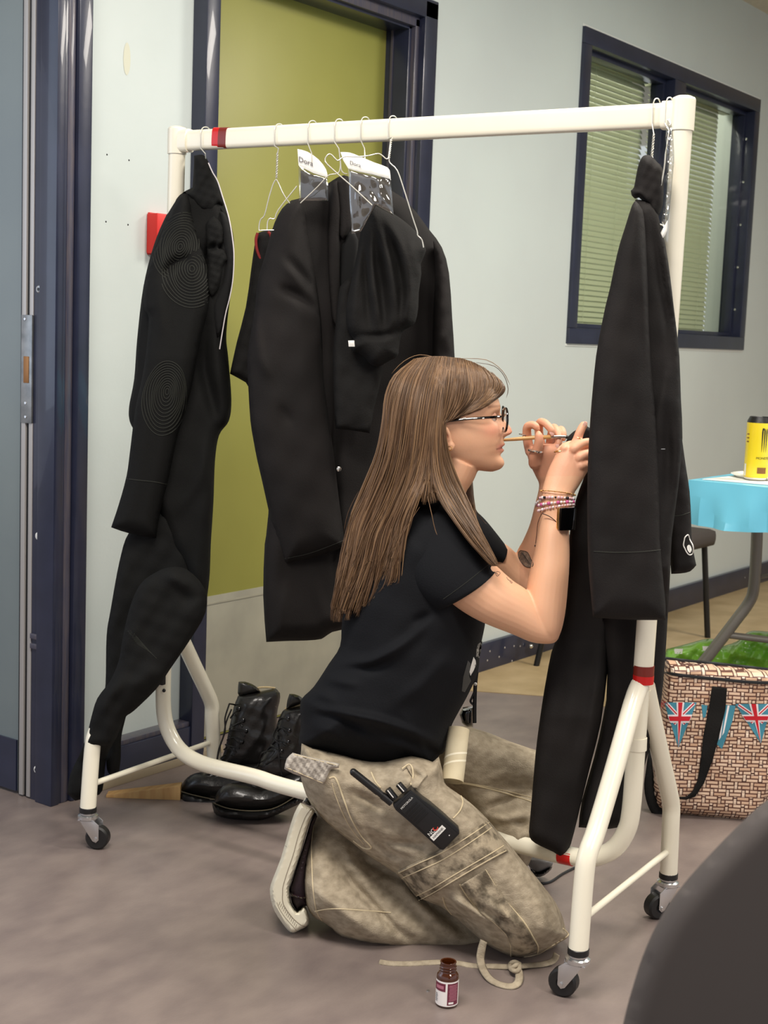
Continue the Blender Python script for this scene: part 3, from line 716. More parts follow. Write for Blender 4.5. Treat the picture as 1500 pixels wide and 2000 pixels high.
bm_ = slab(MB(), BO, BD+.10, .11, 26, 8, ripple=.004, rs=.03); bb_ = bm_.bvh(); obj('body', bm_, wk, bag)
hm = MB(); line_on(hm, bb_, [(1292, 1313), (1340, 1320), (1400, 1326), (1460, 1332), (1510, 1334)], .004, .002, flat=.4); obj('piping', hm, black_pl, bag)
hm = MB(); line_on(hm, bb_, [(1297, 1287), (1350, 1293), (1420, 1300), (1500, 1309)], .0055, .003); obj('rim', hm, black_pl, bag)
st_ = MB(); patch_on(st_, bb_, [(1391, 1340), (1420, 1344), (1417, 1385), (1404, 1440), (1392, 1485), (1375, 1530), (1358, 1556), (1340, 1562), (1323, 1560), (1322, 1556), (1340, 1556), (1352, 1546), (1362, 1525), (1368, 1490), (1373, 1440), (1383, 1390)], .004, 6, thick=.003); obj('strap', st_, blk2, bag)
st_ = slab(MB(), [(1262, 1500), (1258, 1540), (1268, 1580), (1290, 1608), (1312, 1612), (1325, 1605), (1300, 1580), (1282, 1545), (1275, 1500), (1270, 1440)], BD+.03, .008, 8, 5); obj('strap', st_, blk2, bag)
# bunting flags
teal = mat('bunting_teal', (66, 136, 156), .35); bred = mat('bunting_red', (196, 30, 44), .35); bwh = mat('bunting_white', (232, 226, 226), .35)
def flag(cx, y0_, y1_, hw, tilt):
    tipx = cx+tilt; P = lambda u, v: (cx+tilt*v*0+u*hw*(1-v)+(tipx-cx)*v, y0_+(y1_-y0_)*v+u*0)
    f = MB(); patch_on(f, bb_, [P(-1, 0), P(1, 0), P(0, 1)], .0015, 5, thick=.0008); q = obj('bunting_flag', f, teal, bag)
    a = MB(); a2_ = MB()
    for (u0, v0, u1, v1, w_) in ((-.85, .02, .12, .36, 3.2), (.85, .02, -.12, .36, 3.2), (-.1, .32, .62, .48, 3), (.1, .32, -.62, .48, 3)):
        p, q_ = np.array(P(u0, v0)), np.array(P(u1, v1)); n_ = np.array([-(q_-p)[1], (q_-p)[0]]); n_ = n_/np.linalg.norm(n_)*w_
        patch_on(a, bb_, [p+n_, p-n_, q_-n_, q_+n_], .0024, 5, thick=.0005); patch_on(a2_, bb_, [p+n_*.35, p-n_*.35, q_-n_*.35, q_+n_*.35], .0030, 5, thick=.0005)
    wc = MB(); patch_on(wc, bb_, [P(-.24, 0), P(.24, 0), P(0, 1)], .0034, 5, thick=.0005); patch_on(wc, bb_, [P(-1.05, .27), P(1.05, .27), P(1.05, .45), P(-1.05, .45)], .0034, 5, thick=.0005)
    obj('white_bars', a, bwh, q); obj('red_diagonals', a2_, bred, q); obj('white_cross', wc, bwh, q)
    rc = MB(); patch_on(rc, bb_, [P(-.13, 0), P(.13, 0), P(.05, .96), P(-.05, .96)], .0044, 5, thick=.0005); patch_on(rc, bb_, [P(-1.0, .31), P(1.0, .31), P(1.0, .41), P(-1.0, .41)], .0044, 5, thick=.0005)
    obj('red_cross', rc, bred, q)
flag(1329, 1372, 1460, 32, -4); flag(1472, 1375, 1452, 36, 14)
f = MB(); patch_on(f, bb_, [(1406, 1376), (1437, 1378), (1430, 1410), (1410, 1463), (1396, 1450), (1398, 1400)], .0015, 5, thick=.0008); q = obj('bunting_flag', f, teal, bag, label='teal flag with white stripes')
f = MB()
for s in (0, 9): patch_on(f, bb_, [(1412+s, 1378), (1416+s, 1378), (1408+s*.7, 1440-s), (1404+s*.7, 1446-s), ], .0024, 5, thick=.0005)
obj('white_stripe', f, bwh, q)
f = MB(); patch_on(f, bb_, [(1370, 1376), (1382, 1378), (1378, 1400), (1373, 1402)], .0015, 5, thick=.0008); obj('bunting_flag', f, teal, bag)
f = MB(); patch_on(f, bb_, [(1290, 1366), (1301, 1372), (1291, 1388)], .0015, 3, thick=.0008); obj('bunting_flag', f, bred, bag, label='red flag at the left edge')
gp = slab(MB(), [(1290, 1300), (1301, 1268), (1340, 1258), (1378, 1248), (1400, 1250), (1412, 1262), (1440, 1252), (1458, 1236), (1480, 1232), (1530, 1240), (1580, 1270), (1600, 1340), (1560, 1372), (1440, 1380), (1320, 1372), (1285, 1345)], 4.27, .10, 26, 4, ripple=.014, rs=.11, folds=[([(1300, 1290), (1380, 1255)], .02, 4), ([(1400, 1300), (1460, 1250)], .024, 4), ([(1480, 1300), (1500, 1245)], .022, 5), ([(1420, 1270), (1500, 1290), (1560, 1280)], .02, 5)])
q = tag(obj('plastic_bag', gp, green_pl, angle=45), 'bright green plastic bag on the floor behind the tote and the table leg', 'bag')
pm = MB(); patch_on(pm, gp.bvh(), [(1316, 1267), (1334, 1267), (1332, 1277), (1318, 1277)], .001, 3); obj('printed_mark', pm, white_pl, q); pm = MB(); patch_on(pm, gp.bvh(), [(1372, 1262), (1387, 1262), (1385, 1271), (1373, 1271)], .001, 3); obj('printed_mark', pm, white_pl, q)
# foreground chair back, near the lens
FD = 1.15
fg = slab(MB(), [(1212, 2040), (1217, 2000), (1235, 1930), (1262, 1850), (1300, 1775), (1345, 1715), (1400, 1655), (1450, 1605), (1500, 1562), (1580, 1520), (1700, 1490), (1850, 1520), (1920, 1640), (1940, 1900), (1900, 2200), (1700, 2330), (1400, 2330), (1240, 2200)], FD+.03, .035, 60, 16)
fc_ = thing('foreground_chair', 'dark grey padded chair back, out of focus in the bottom right corner', 'chair', W(1600, 2300, FD+.05)*[1, 1, 0])
obj('backrest', fg, grey_dk, fc_, angle=80)
p_ = W(1600, 2300, FD+.05); s_ = unit(np.array([Rv[0], Rv[1], 0]))
obj('seat', MB().obox(np.array([p_[0], p_[1], .40])+Av*.0-Av*.24, s_, Av, np.array([0, 0, 1.]), .14, .2, .025), grey_dk, fc_, bevel=.012)
lg = None
for i in (-1, 1):
    for j in (.05, .40): obj('leg', MB().tube([np.array([p_[0], p_[1], .38])+s_*i*.12-Av*j, np.array([p_[0], p_[1], 0.0])+s_*i*.12-Av*j], .011, 10), black_pl, fc_)
obj('back_post', MB().tube([W(1560, 2250, FD+.06), np.array([p_[0], p_[1], .39])-s_*.02-Av*.05], .012, 10), black_pl, fc_)
# ================================================================ HANGERS AND GARMENTS
def bard_at(px, py=250): return dep(onRack(px, py))
def hook(mb, px, ytop, ybot, lean=0, rad=.016):
    """hook over the bar: from behind the bar, over its top, down the front"""
    p = onRack(px, ytop+4); n = -rn*np.sign(rn@Av)      # n points to the camera side
    top = p; P = [top-n*.016-Zv*.012, top-n*.015+Zv*.001, top-n*.008+Zv*.007, top+Zv*.008, top+n*.010+Zv*.005, top+n*.0155-Zv*.004, top+n*.0155-Zv*.02, top+n*.015-Zv*.036]
    mb.tube(P, .0011, 8, smooth=4); return P[-1]
def twist(mb, A, B, turns=5, r=.0022):
    A, B = np.array(A), np.array(B); t = unit(B-A); a = unit(np.cross(t, [1, .2, .1])); b = np.cross(t, a)
    for ph in (0, math.pi): mb.tube([A+(B-A)*k/40+(a*math.cos(ph+turns*2*math.pi*k/40)+b*math.sin(ph+turns*2*math.pi*k/40))*r*.6 for k in range(41)], .0010, 6)
def wire(mb, pts, d, r=.0011, sm=3): mb.tube([W(p[0], p[1], p[2] if len(p) > 2 else d) for p in pts], r, 8, smooth=sm)
def hanger(px, ytop, label, build):
    mb = MB(); e = hook(mb, px, ytop, 0); build(mb, e)
    return tag(obj('wire_hanger', mb, wire_m, label=None), label, 'hanger')
C4 = lambda pts: T(pts, 3, 420, 200)
d6 = bard_at(545)-.02
def b1(mb, e):
    mb.tube([e, W(544, 290, d6), W(542, 300, d6)], .0011, 8); twist(mb, W(542, 298, d6), W(540, 348, d6))
    wire(mb, C4([(358, 450), (340, 480), (315, 560), (290, 660), (268, 685), (258, 720), (258, 750)]), d6)
    wire(mb, C4([(358, 450), (375, 480), (412, 556), (520, 700)]), d6+.01)
    wire(mb, C4([(258, 750), (345, 748)]), d6)
hanger(546, 246, 'wire hanger with a twisted neck in front of the green door', b1)
dA = bard_at(610)-.02
hanger(611, 240, 'wire hanger holding the small polythene pack with a torn white header', lambda mb, e: mb.tube([e, W(609, 300, dA), W(609, 318, dA-.004)], .0011, 8))
dB = bard_at(663)-.02; dJ = 2.90
def b3(mb, e):
    mb.tube([e, W(662, 290, dB), W(665, 318, dB)], .0011, 8)
    wire(mb, C4([(735, 370), (728, 405), (710, 418), (680, 422), (655, 435), (600, 495), (500, 590)]), dB)
    wire(mb, C4([(735, 345), (740, 395), (755, 415), (775, 418)]), dB); wire(mb, C4([(480, 490), (370, 630), (350, 680), (322, 680), (308, 700), (305, 745)]), dB+.02)
    mb.tube([W(665, 318, dB), W(665, 326, dB)], .0011, 6)
hanger(663, 237, 'wire hanger under the black blazer, its left arm running to the shoulder', b3)
dC = bard_at(713)-.03
hanger(714, 233, 'wire hanger holding the polythene pack in front of the blazer collar', lambda mb, e: mb.tube([e, W(712, 290, dC), W(713, 318, dC-.004)], .0011, 8))
dD = bard_at(765)-.10
def b5(mb, e):
    mb.tube([e, W(766, 268, dD+.04), W(764, 275, dD+.03)], .0011, 8); twist(mb, W(764, 272, dD+.03), W(760, 308, dD), 5)
    wire(mb, C4([(1022, 320), (1005, 332), (980, 312), (955, 300), (900, 312), (840, 318), (790, 316), (755, 318), (722, 340), (705, 330), (680, 305), (660, 308), (645, 345), (700, 402), (800, 490), (920, 602)]), dD)
    wire(mb, C4([(1020, 325), (1025, 355), (1068, 400), (1110, 520), (1160, 680), (1185, 755), (1188, 780), (1212, 805), (1222, 850)]), dD)
hanger(768, 231, 'bent wire hanger carrying the draped black trousers in front of the blazer', b5)
dE = bard_at(1280)-.02
def b6(mb, e):
    mb.tube([e, W(1277, 262, dE)], .0011, 8); twist(mb, W(1277, 262, dE), W(1273, 308, dE), 4)
hanger(1283, 198, 'wire hanger in the neck of the long black coat', b6)
def b7(mb, e):
    mb.tube([e, W(1307, 255, dE-.01), W(1300, 300, dE-.03)], .0011, 8)
    wire(mb, [(1300, 300), (1297, 330), (1290, 365), (1281, 400), (1276, 405), (1272, 428), (1276, 433), (1298, 442)], dE-.06, .0014)
hanger(1308, 196, 'wire hanger beside the right post, tangled with clear film', b7)
hanger(402, 252, 'wire hanger in the collar of the ribbed black jumpsuit', lambda mb, e: mb.tube([e, W(401, 300, bard_at(402)-.02), W(402, 318, bard_at(402)-.01)], .0011, 8))
# ---- film packs
e = thing('film_pack', 'polythene pack with a white header reading Dora, left of the blazer collar', 'plastic pack', W(610, 385, dA))
hd = slab(MB(), [(581, 291), (600, 296), (622, 311), (637, 331), (640, 347), (612, 338), (583, 323)], dA, .0018, 5, 4, smooth=2); obj('header_card', hd, paper, e)
pk = slab(MB(), [(583, 323), (612, 338), (640, 347), (641, 392), (584, 392)], dA, .003, 8, 4, smooth=0, ripple=.002, rs=.05); obj('film', pk, poly_g, e)
ct = slab(MB(), [(587, 332), (612, 342), (637, 350), (637, 390), (588, 390)], dA+.002, .002, 8, 5, smooth=0, ripple=.001, rs=.1); obj('dark_contents', ct, mat('charcoal_fabric', (58, 56, 56), .5), e)
tm = MB(); text_mb(tm, 'Dora', W(583, 315, dA-.004), unit(W(600, 321, dA)-W(583, 315, dA)), unit(W(583, 300, dA)-W(583, 315, dA)), .014, .0004); obj('lettering', tm, mat('marker_ink', (70, 58, 70), .6), e, smooth=False)
e = thing('film_pack', 'glossy polythene pack with a white header hanging in front of the blazer', 'plastic pack', W(720, 455, dC-.05))
q_ = dC-.055
hd = slab(MB(), [(665, 297), (683, 298), (702, 305), (730, 317), (757, 327), (762, 338), (763, 350), (722, 339), (680, 329)], q_, .0018, 5, 4, smooth=2); obj('header_card', hd, paper, e)
pk = slab(MB(), [(680, 328), (722, 339), (763, 350), (766, 380), (769, 421), (734, 402), (705, 452), (687, 457), (683, 390)], q_, .004, 8, 3, smooth=0, ripple=.003, rs=.05, seed=3, folds=[([(735, 345), (745, 380), (760, 410)], .004, 2), ([(700, 345), (698, 390), (705, 430)], .004, 2.5), ([(725, 345), (728, 375), (742, 398)], -.003, 2.5)]); obj('film', pk, poly_g, e, angle=70)
ct = slab(MB(), [(684, 334), (722, 343), (760, 354), (764, 400), (735, 400), (700, 445), (690, 450)], q_+.004, .003, 8, 5, smooth=0, ripple=.0015, rs=.1); obj('dark_contents', ct, mat('charcoal_satin', (66, 60, 54), .4), e, angle=80)
tm = MB(); text_mb(tm, 'Dora', W(683, 321, q_-.004), unit(W(700, 326, q_)-W(683, 321, q_)), unit(W(683, 305, q_)-W(683, 321, q_)), .010, .0004); obj('lettering', tm, bpy.data.materials['marker_ink'], e, smooth=False)
fm = slab(MB(), [(1303, 233), (1308, 232), (1313, 250), (1317, 300), (1314, 345), (1309, 400), (1305, 430), (1298, 446), (1292, 430), (1300, 380), (1301, 320), (1300, 270)], dE-.065, .006, 6, 3, smooth=2, ripple=.003, rs=.3)
tag(obj('clear_film_strip', fm, poly_g, angle=15), 'crumpled clear film hanging beside the right post of the rack', 'plastic film')
fm = slab(MB(), [(1290, 455), (1304, 430), (1303, 450), (1296, 464), (1289, 466)], dE-.07, .003, 6, 3, smooth=2); tag(obj('label_tag', fm, paper), 'small crumpled white tag caught under the hanger beside the right post', 'tag')
# ---- jumpsuit on the left
J = thing('jumpsuit', 'black ribbed jumpsuit with a white zip hanging at the left end of the rack', 'garment', W(300, 1560, 3.0)*[1, 1, 0]+Zv*.05)
zipp = [(407, 318), (415, 336), (425, 354), (435, 385), (447, 425), (454, 465), (457, 500), (455, 545), (449, 580), (441, 612), (435, 645), (429, 682)]
tor = slab(MB(), [(380, 305), (394, 303), (402, 308), (412, 328), (425, 354), (436, 388), (449, 430), (457, 470), (457, 520), (453, 560), (446, 610), (442, 660), (446, 700), (452, 780), (447, 822), (428, 850), (420, 900), (417, 980), (412, 1060), (409, 1130), (400, 1196), (372, 1140), (350, 1095), (330, 1060), (313, 1015), (290, 960), (270, 860), (254, 825), (252, 795), (262, 740), (268, 660), (280, 560), (300, 480), (325, 420), (350, 382), (376, 366)], lambda x, y: 3.0-.0001*(x-350)+.00003*max(0, y-900), .055, 26, 5, ripple=.003, rs=.03,
          folds=[([(405, 640), (400, 720), (430, 840)], -.03, 10), ([(330, 1010), (380, 950), (410, 860)], .010, 12), ([(385, 560), (420, 480), (440, 470)], -.03, 12), ([(395, 870), (412, 960), (405, 1100)], .008, 10)])
obj('body', tor, knit, J)
col = slab(MB(), [(379, 304), (394, 302), (403, 308), (413, 330), (428, 362), (437, 392), (433, 405), (426, 398), (418, 414), (396, 412), (377, 395), (366, 378), (378, 362)], lambda x, y: 2.955, .02, 14, 4, ripple=.003, rs=.12); obj('collar', col, knit, J)
lp = slab(MB(), [(400, 440), (418, 420), (436, 440), (437, 470), (428, 484), (440, 488), (447, 508), (438, 520), (430, 560), (414, 585), (402, 560), (405, 500)], 2.945, .018, 10, 4, folds=[([(405, 484), (425, 482)], -.02, 5)], ripple=.003, rs=.15); obj('chest_flap', lp, knit, J)
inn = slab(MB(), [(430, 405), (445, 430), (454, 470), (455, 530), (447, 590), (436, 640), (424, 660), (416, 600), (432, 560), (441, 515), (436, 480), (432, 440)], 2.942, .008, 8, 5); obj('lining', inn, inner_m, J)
zb_ = MB(); zb_.tube([W(x, y, 2.925) for x, y in zipp], .0012, 8, smooth=5); obj('zip', zb_, mat('pale_zip', (214, 206, 204), .4), J, label='white zip running down the open front edge')
slv = slab(MB(), [(361, 374), (345, 388), (327, 430), (308, 478), (300, 493), (285, 545), (281, 600), (290, 620), (286, 680), (277, 740), (264, 800), (254, 880), (247, 930), (232, 985), (217, 1030), (250, 1041), (305, 1051), (312, 1003), (330, 930), (347, 850), (367, 783), (378, 733), (393, 652), (407, 597), (408, 550), (400, 500), (390, 467), (377, 423), (373, 390)], lambda x, y: 2.93+.00008*abs(y-700), .04, 30, 6, smooth=3,
          folds=[([(315, 543), (345, 512), (375, 505)], -.016, 6), ([(318, 545), (312, 600), (318, 660)], .006, 4), ([(295, 605), (288, 680), (268, 800), (252, 900)], .006, 5)])
obj('sleeve', slv, knit, J); sb = slv.bvh()
cf = MB(); line_on(cf, sb, [(240, 934), (270, 938), (300, 941), (325, 946)], .0011, .0002); obj('cuff_seam', cf, stitch_m, J)
def pad(cx_, cy_, rx, ry, tilt, n, clipf=None, ecc=(0, 0)):
    m = MB()
    for k in range(1, n+1):
        f = k/n; run = []
        for j in range(49):
            q = 2*math.pi*j/48; x = rx*f*math.cos(q)*(1+.04*math.sin(3*q+k)); y = ry*f*math.sin(q)
            X = cx_+ecc[0]*(1-f)+x*math.cos(tilt)-y*math.sin(tilt); Y = cy_+ecc[1]*(1-f)+x*math.sin(tilt)+y*math.cos(tilt)
            h = hit(sb, X, Y, .0004)
            if h is None or (clipf and not clipf(X, Y)) or (len(run) and np.linalg.norm(h-run[-1]) > .03):
                if len(run) > 2: m.tube(run, .0011, 5)
                run = []
                if h is None or (clipf and not clipf(X, Y)): continue
            run.append(h)
        if len(run) > 2: m.tube(run, .0011, 5)
    return m
obj('elbow_pad', pad(322, 778, 43, 73, .12, 12, ecc=(5, -14)), stitch_m, J, label='oval elbow pad of concentric raised cords')
obj('shoulder_pad', pad(352, 482, 50, 68, .3, 13, lambda x, y: y < 508-(x-350)*.45 or x < 330), stitch_m, J, label='shoulder pad of concentric raised cords')
obj('upper_arm_pad', pad(375, 525, 62, 76, .0, 13, lambda x, y: y > 510-(x-350)*.35 and x > 316), stitch_m, J, label='lower arc of the shoulder pad')
lg1 = slab(MB(), [(274, 1141), (300, 1120), (330, 1108), (365, 1112), (400, 1150), (401, 1197), (373, 1247), (333, 1306), (305, 1346), (262, 1388), (244, 1402), (228, 1440), (208, 1480), (200, 1544), (178, 1556), (147, 1564), (131, 1550), (137, 1513), (156, 1473), (170, 1436), (178, 1402), (190, 1364), (215, 1330), (232, 1290), (240, 1244), (255, 1182)],
           lambda x, y: 2.862+max(0, min(1, (y-1452)/34))*.125, .034, 26, 7, smooth=3, ripple=.004, rs=.06,
           folds=[([(340, 1150), (370, 1170), (395, 1160)], -.012, 5), ([(330, 1120), (365, 1150)], .012, 6), ([(236, 1330), (215, 1360), (200, 1400)], .014, 9), ([(215, 1330), (250, 1340), (330, 1300)], .012, 14), ([(240, 1240), (226, 1300)], .008, 7), ([(198, 1400), (190, 1470)], -.01, 8)])
obj('trouser_leg', lg1, knit, J)
km = MB(); lb_ = lg1.bvh()
for k in range(9): line_on(km, lb_, [(243+k*3, 1225+k*1+k*3), (262+k*3.2, 1238+k*4), (282+k*3, 1262+k*3)], .0005, .0001, k=3)
obj('knee_ribbing', km, stitch_m, J)
lg2 = slab(MB(), [(252, 1040), (296, 1000), (335, 1005), (375, 1110), (372, 1180), (340, 1200), (290, 1260), (262, 1340), (246, 1400), (237, 1440), (236, 1480), (232, 1512), (221, 1517), (209, 1503), (206, 1450), (198, 1400), (206, 1336), (208, 1243), (216, 1191), (233, 1098)], lambda x, y: 2.99, .03, 18, 7, ripple=.004, rs=.05)
obj('trouser_leg', lg2, knit, J)
# ---- black top with red trim (behind)
K = thing('top_with_red_trim', 'black top with dark red neck trim hanging left of the blazer', 'garment', W(490, 760, 2.98))
obj('body', slab(MB(), [(504, 455), (520, 450), (536, 455), (560, 500), (560, 700), (520, 760), (487, 757), (480, 747), (449, 730), (462, 670), (480, 600), (490, 530), (497, 480)], 2.98, .03, 18, 6, smooth=2, ripple=.004, rs=.06), blk2, K)
rt = MB(); rt.tube([W(x, y, 2.952) for x, y in C4([(250, 765), (240, 800), (243, 850), (255, 890), (268, 915)])], .003, 8, smooth=4); obj('red_trim', rt, red_trim, K)
rt = MB(); rt.tube([W(x, y, 2.95) for x, y in C4([(310, 758), (325, 775), (330, 800)])], .003, 8, smooth=4); obj('red_trim', rt, red_trim, K)
# ---- blazer
B = thing('blazer', 'long black blazer on a wire hanger in the middle of the rack', 'garment', W(600, 1250, 2.93))
bd = lambda x, y: 2.91+.00035*(x-600)
obj('body', slab(MB(), [(553, 405), (587, 387), (627, 367), (650, 352), (672, 342), (700, 352), (740, 362), (790, 388), (837, 447), (863, 483), (877, 533), (883, 617), (887, 697), (890, 800), (880, 1000), (800, 1220), (672, 1229), (640, 1240), (628, 1248), (600, 1251), (560, 1252), (520, 1254), (514, 1164), (517, 1062), (524, 1004), (540, 700), (530, 500)], bd, .055, 34, 6, smooth=2, ripple=.004, rs=.02,
    folds=[([(663, 440), (668, 560), (660, 700), (652, 860), (655, 1000), (660, 1200)], -.02, 5), ([(656, 360), (666, 420), (664, 520)], .008, 5), ([(560, 1130), (552, 1230)], .006, 7), ([(610, 1120), (640, 1230)], .004, 9)]), blk, B)
ls = slab(MB(), [(655, 352), (672, 343), (682, 352), (688, 400), (686, 440), (672, 470), (662, 458), (662, 410)], 2.868, .012, 8, 4, smooth=2); obj('collar', ls, blk, B)
ls = slab(MB(), [(648, 356), (660, 352), (666, 400), (664, 460), (663, 560), (660, 640), (648, 620), (640, 500), (642, 420)], 2.862, .008, 8, 5, smooth=2); obj('lapel', ls, blk, B)
ls = slab(MB(), [(686, 450), (700, 470), (690, 560), (672, 650), (660, 660), (664, 560), (668, 480)], 2.872, .006, 8, 5, smooth=2); obj('lining', ls, inner_m, B)  # dark sheet painting the shade in the open front
sl = slab(MB(), [(586, 388), (560, 398), (543, 420), (530, 453), (517, 500), (503, 550), (498, 600), (490, 650), (483, 700), (485, 758), (489, 822), (495, 860), (502, 897), (512, 940), (523, 990), (530, 1019), (541, 1060), (555, 1104), (600, 1094), (640, 1080), (673, 1068), (671, 1040), (662, 975), (652, 888), (642, 816), (633, 743), (630, 680), (627, 617), (620, 567), (607, 483), (600, 440), (595, 405)], lambda x, y: 2.86+.0001*(x-560), .052, 50, 6, smooth=2, ripple=.003, rs=.03,
    folds=[([(560, 500), (590, 540), (616, 566)], -.014, 7), ([(545, 560), (585, 580), (618, 612)], -.016, 7), ([(555, 515), (600, 560)], .008, 8), ([(583, 395), (600, 420), (606, 470)], .008, 8), ([(505, 640), (508, 700), (530, 740)], .008, 8), ([(545, 790), (570, 830)], -.006, 6), ([(498, 560), (496, 620), (506, 690)], .006, 6)])
obj('sleeve', sl, blk, B)
hm = MB(); line_on(hm, sl.bvh(), [(552, 1092), (600, 1082), (640, 1068), (672, 1055)], .0007, .0001); obj('hem_seam', hm, stitch_m, B)
obj('sleeve', slab(MB(), [(846, 470), (863, 483), (877, 533), (883, 617), (888, 697), (890, 790), (850, 790), (845, 693), (847, 600), (850, 533)], 2.93, .035, 18, 7, smooth=2, folds=[([(850, 660), (880, 655)], .006, 6), ([(852, 700), (884, 690)], -.005, 5)], ripple=.003, rs=.06), blk, B)
bt = MB().lathe([(.0045, 0), (.005, .002), (.0035, .003)], W(662, 916, 2.845), -Av, 12); obj('button', bt, silver, B)
# ---- draped trousers on front hanger
D = thing('draped_trousers', 'soft black trousers draped in folds over the front hanger, white tag showing', 'garment', W(700, 845, 2.78))
fl_ = [([(715, 425), (698, 520), (690, 600), (688, 660)], .012, 7), ([(722, 440), (726, 540), (735, 600), (740, 650)], .016, 6), ([(712, 470), (715, 560), (722, 640)], -.012, 5), ([(735, 430), (760, 520), (770, 600), (762, 640)], .016, 7), ([(730, 480), (745, 560), (752, 640)], -.014, 6),
       ([(750, 420), (790, 500), (800, 580), (790, 640)], .016, 8), ([(765, 470), (785, 560), (780, 630)], -.014, 6), ([(800, 470), (815, 540)], .014, 8), ([(700, 655), (750, 655), (790, 640)], -.010, 5)]
obj('drape', slab(MB(), [(714, 408), (722, 401), (736, 400), (754, 410), (773, 420), (795, 436), (813, 453), (826, 470), (832, 490), (822, 515), (823, 535), (818, 570), (817, 600), (811, 630), (798, 640), (785, 650), (779, 680), (777, 695), (762, 704), (748, 712), (738, 716), (724, 712), (714, 700), (700, 690), (690, 688), (684, 672), (690, 662), (678, 640), (676, 600), (688, 540), (700, 480), (706, 440)], 2.80, .045, 30, 4, smooth=2, ripple=.0015, rs=.05, folds=fl_), blk2, D)
obj('leg_end', slab(MB(), [(664, 560), (690, 540), (700, 640), (745, 690), (750, 705), (740, 760), (730, 800), (722, 846), (690, 841), (655, 837), (651, 760), (650, 700), (655, 640)], 2.83, .018, 16, 6, smooth=2, ripple=.003, rs=.05, folds=[([(656, 826), (690, 831), (722, 835)], -.003, 2), ([(690, 760), (700, 800)], .004, 6)]), blk2, D)
obj('care_tag', slab(MB(), [(680, 665), (692, 665), (693, 677), (681, 677)], 2.755, .0015, 3, 3, smooth=0), white_pl, D)
# ---- coat on the right
Cc = thing('long_coat', 'long black coat on the right end of the rack that the kneeling person works on', 'garment', W(1180, 1670, 2.45))
C5 = lambda p: T(p, 3.333, 1050, 0)
obj('collar', slab(MB(), [(1253, 308), (1260, 303), (1271, 304), (1283, 316), (1294, 329), (1296, 360), (1295, 400), (1285, 425), (1270, 420), (1262, 400), (1248, 386), (1240, 388), (1234, 382), (1232, 372), (1238, 366), (1242, 345), (1247, 322)], 2.375, .028, 18, 4, smooth=2, folds=[([(1236, 374), (1252, 380), (1266, 400)], .012, 4), ([(1240, 384), (1256, 390)], -.008, 3)], ripple=.002, rs=.1), blk, Cc)
obj('body', slab(MB(), [(1241, 390), (1262, 392), (1280, 405), (1290, 440), (1300, 480), (1309, 540), (1316, 600), (1321, 640), (1327, 696), (1330, 780), (1333, 855), (1325, 950), (1312, 1050), (1309, 1120), (1304, 1208), (1299, 1290), (1290, 1380), (1272, 1450), (1240, 1560), (1222, 1612), (1190, 1619), (1130, 1616), (1136, 1565), (1160, 1480), (1178, 1400), (1186, 1317), (1170, 1100), (1180, 700), (1200, 560), (1225, 450)], lambda x, y: 2.36+min(1, max(0, (y-1110)/90))*.145, .034, 26, 6, smooth=2, ripple=.003, rs=.03,
    folds=[([(1272, 420), (1290, 520), (1302, 600), (1308, 680), (1306, 720)], -.02, 5), ([(1306, 720), (1290, 800), (1286, 860)], .010, 5), ([(1280, 430), (1300, 520), (1314, 610)], .010, 5), ([(1297, 520), (1303, 560), (1298, 590)], .008, 4), ([(1302, 800), (1305, 900), (1298, 1000)], -.02, 9)]), blk, Cc)
obj('front_panel', slab(MB(), [(1200, 820), (1160, 826), (1152, 870), (1148, 905), (1138, 940), (1125, 975), (1113, 1040), (1108, 1120), (1102, 1200), (1090, 1240), (1077, 1274), (1067, 1325), (1059, 1373), (1051, 1430), (1046, 1472), (1041, 1530), (1036, 1590), (1033, 1625), (1038, 1641), (1055, 1652), (1081, 1664), (1094, 1674), (1109, 1664), (1121, 1627), (1136, 1565), (1155, 1488), (1174, 1410), (1186, 1317), (1193, 1255), (1202, 1200), (1210, 1000)], lambda x, y: 2.515-.035*min(1, max(0, (y-1250)/150)), .026, 26, 6, smooth=2, ripple=.003, rs=.03, folds=[([(1130, 1230), (1110, 1400), (1090, 1560)], .006, 14), ([(1180, 1230), (1168, 1330), (1140, 1480), (1120, 1600)], .008, 6)]), blk, Cc)
cs = slab(MB(), [(1241, 392), (1234, 402), (1222, 440), (1210, 478), (1200, 520), (1192, 560), (1182, 600), (1172, 650), (1164, 696), (1158, 756), (1153, 816), (1149, 885), (1147, 950), (1147, 1020), (1149, 1100), (1154, 1160), (1158, 1206), (1200, 1209), (1250, 1211), (1300, 1211), (1300, 1180), (1296, 1140), (1292, 1090), (1290, 1050), (1288, 980), (1287, 930), (1284, 860), (1282, 810), (1277, 760), (1273, 720), (1269, 650), (1267, 600), (1264, 520), (1260, 450), (1255, 410)], lambda x, y: 2.315+.0002*(x-1220), .040, 44, 6, smooth=2, ripple=.002, rs=.03, folds=[([(1250, 440), (1255, 520), (1262, 620), (1268, 700)], .008, 8), ([(1180, 900), (1185, 1050)], .004, 20)])
obj('sleeve', cs, blk, Cc)
hm = MB(); line_on(hm, cs.bvh(), [(1160, 1077), (1200, 1079), (1250, 1078), (1290, 1074)], .0009, .0001); obj('cuff_seam', hm, stitch_m, Cc)
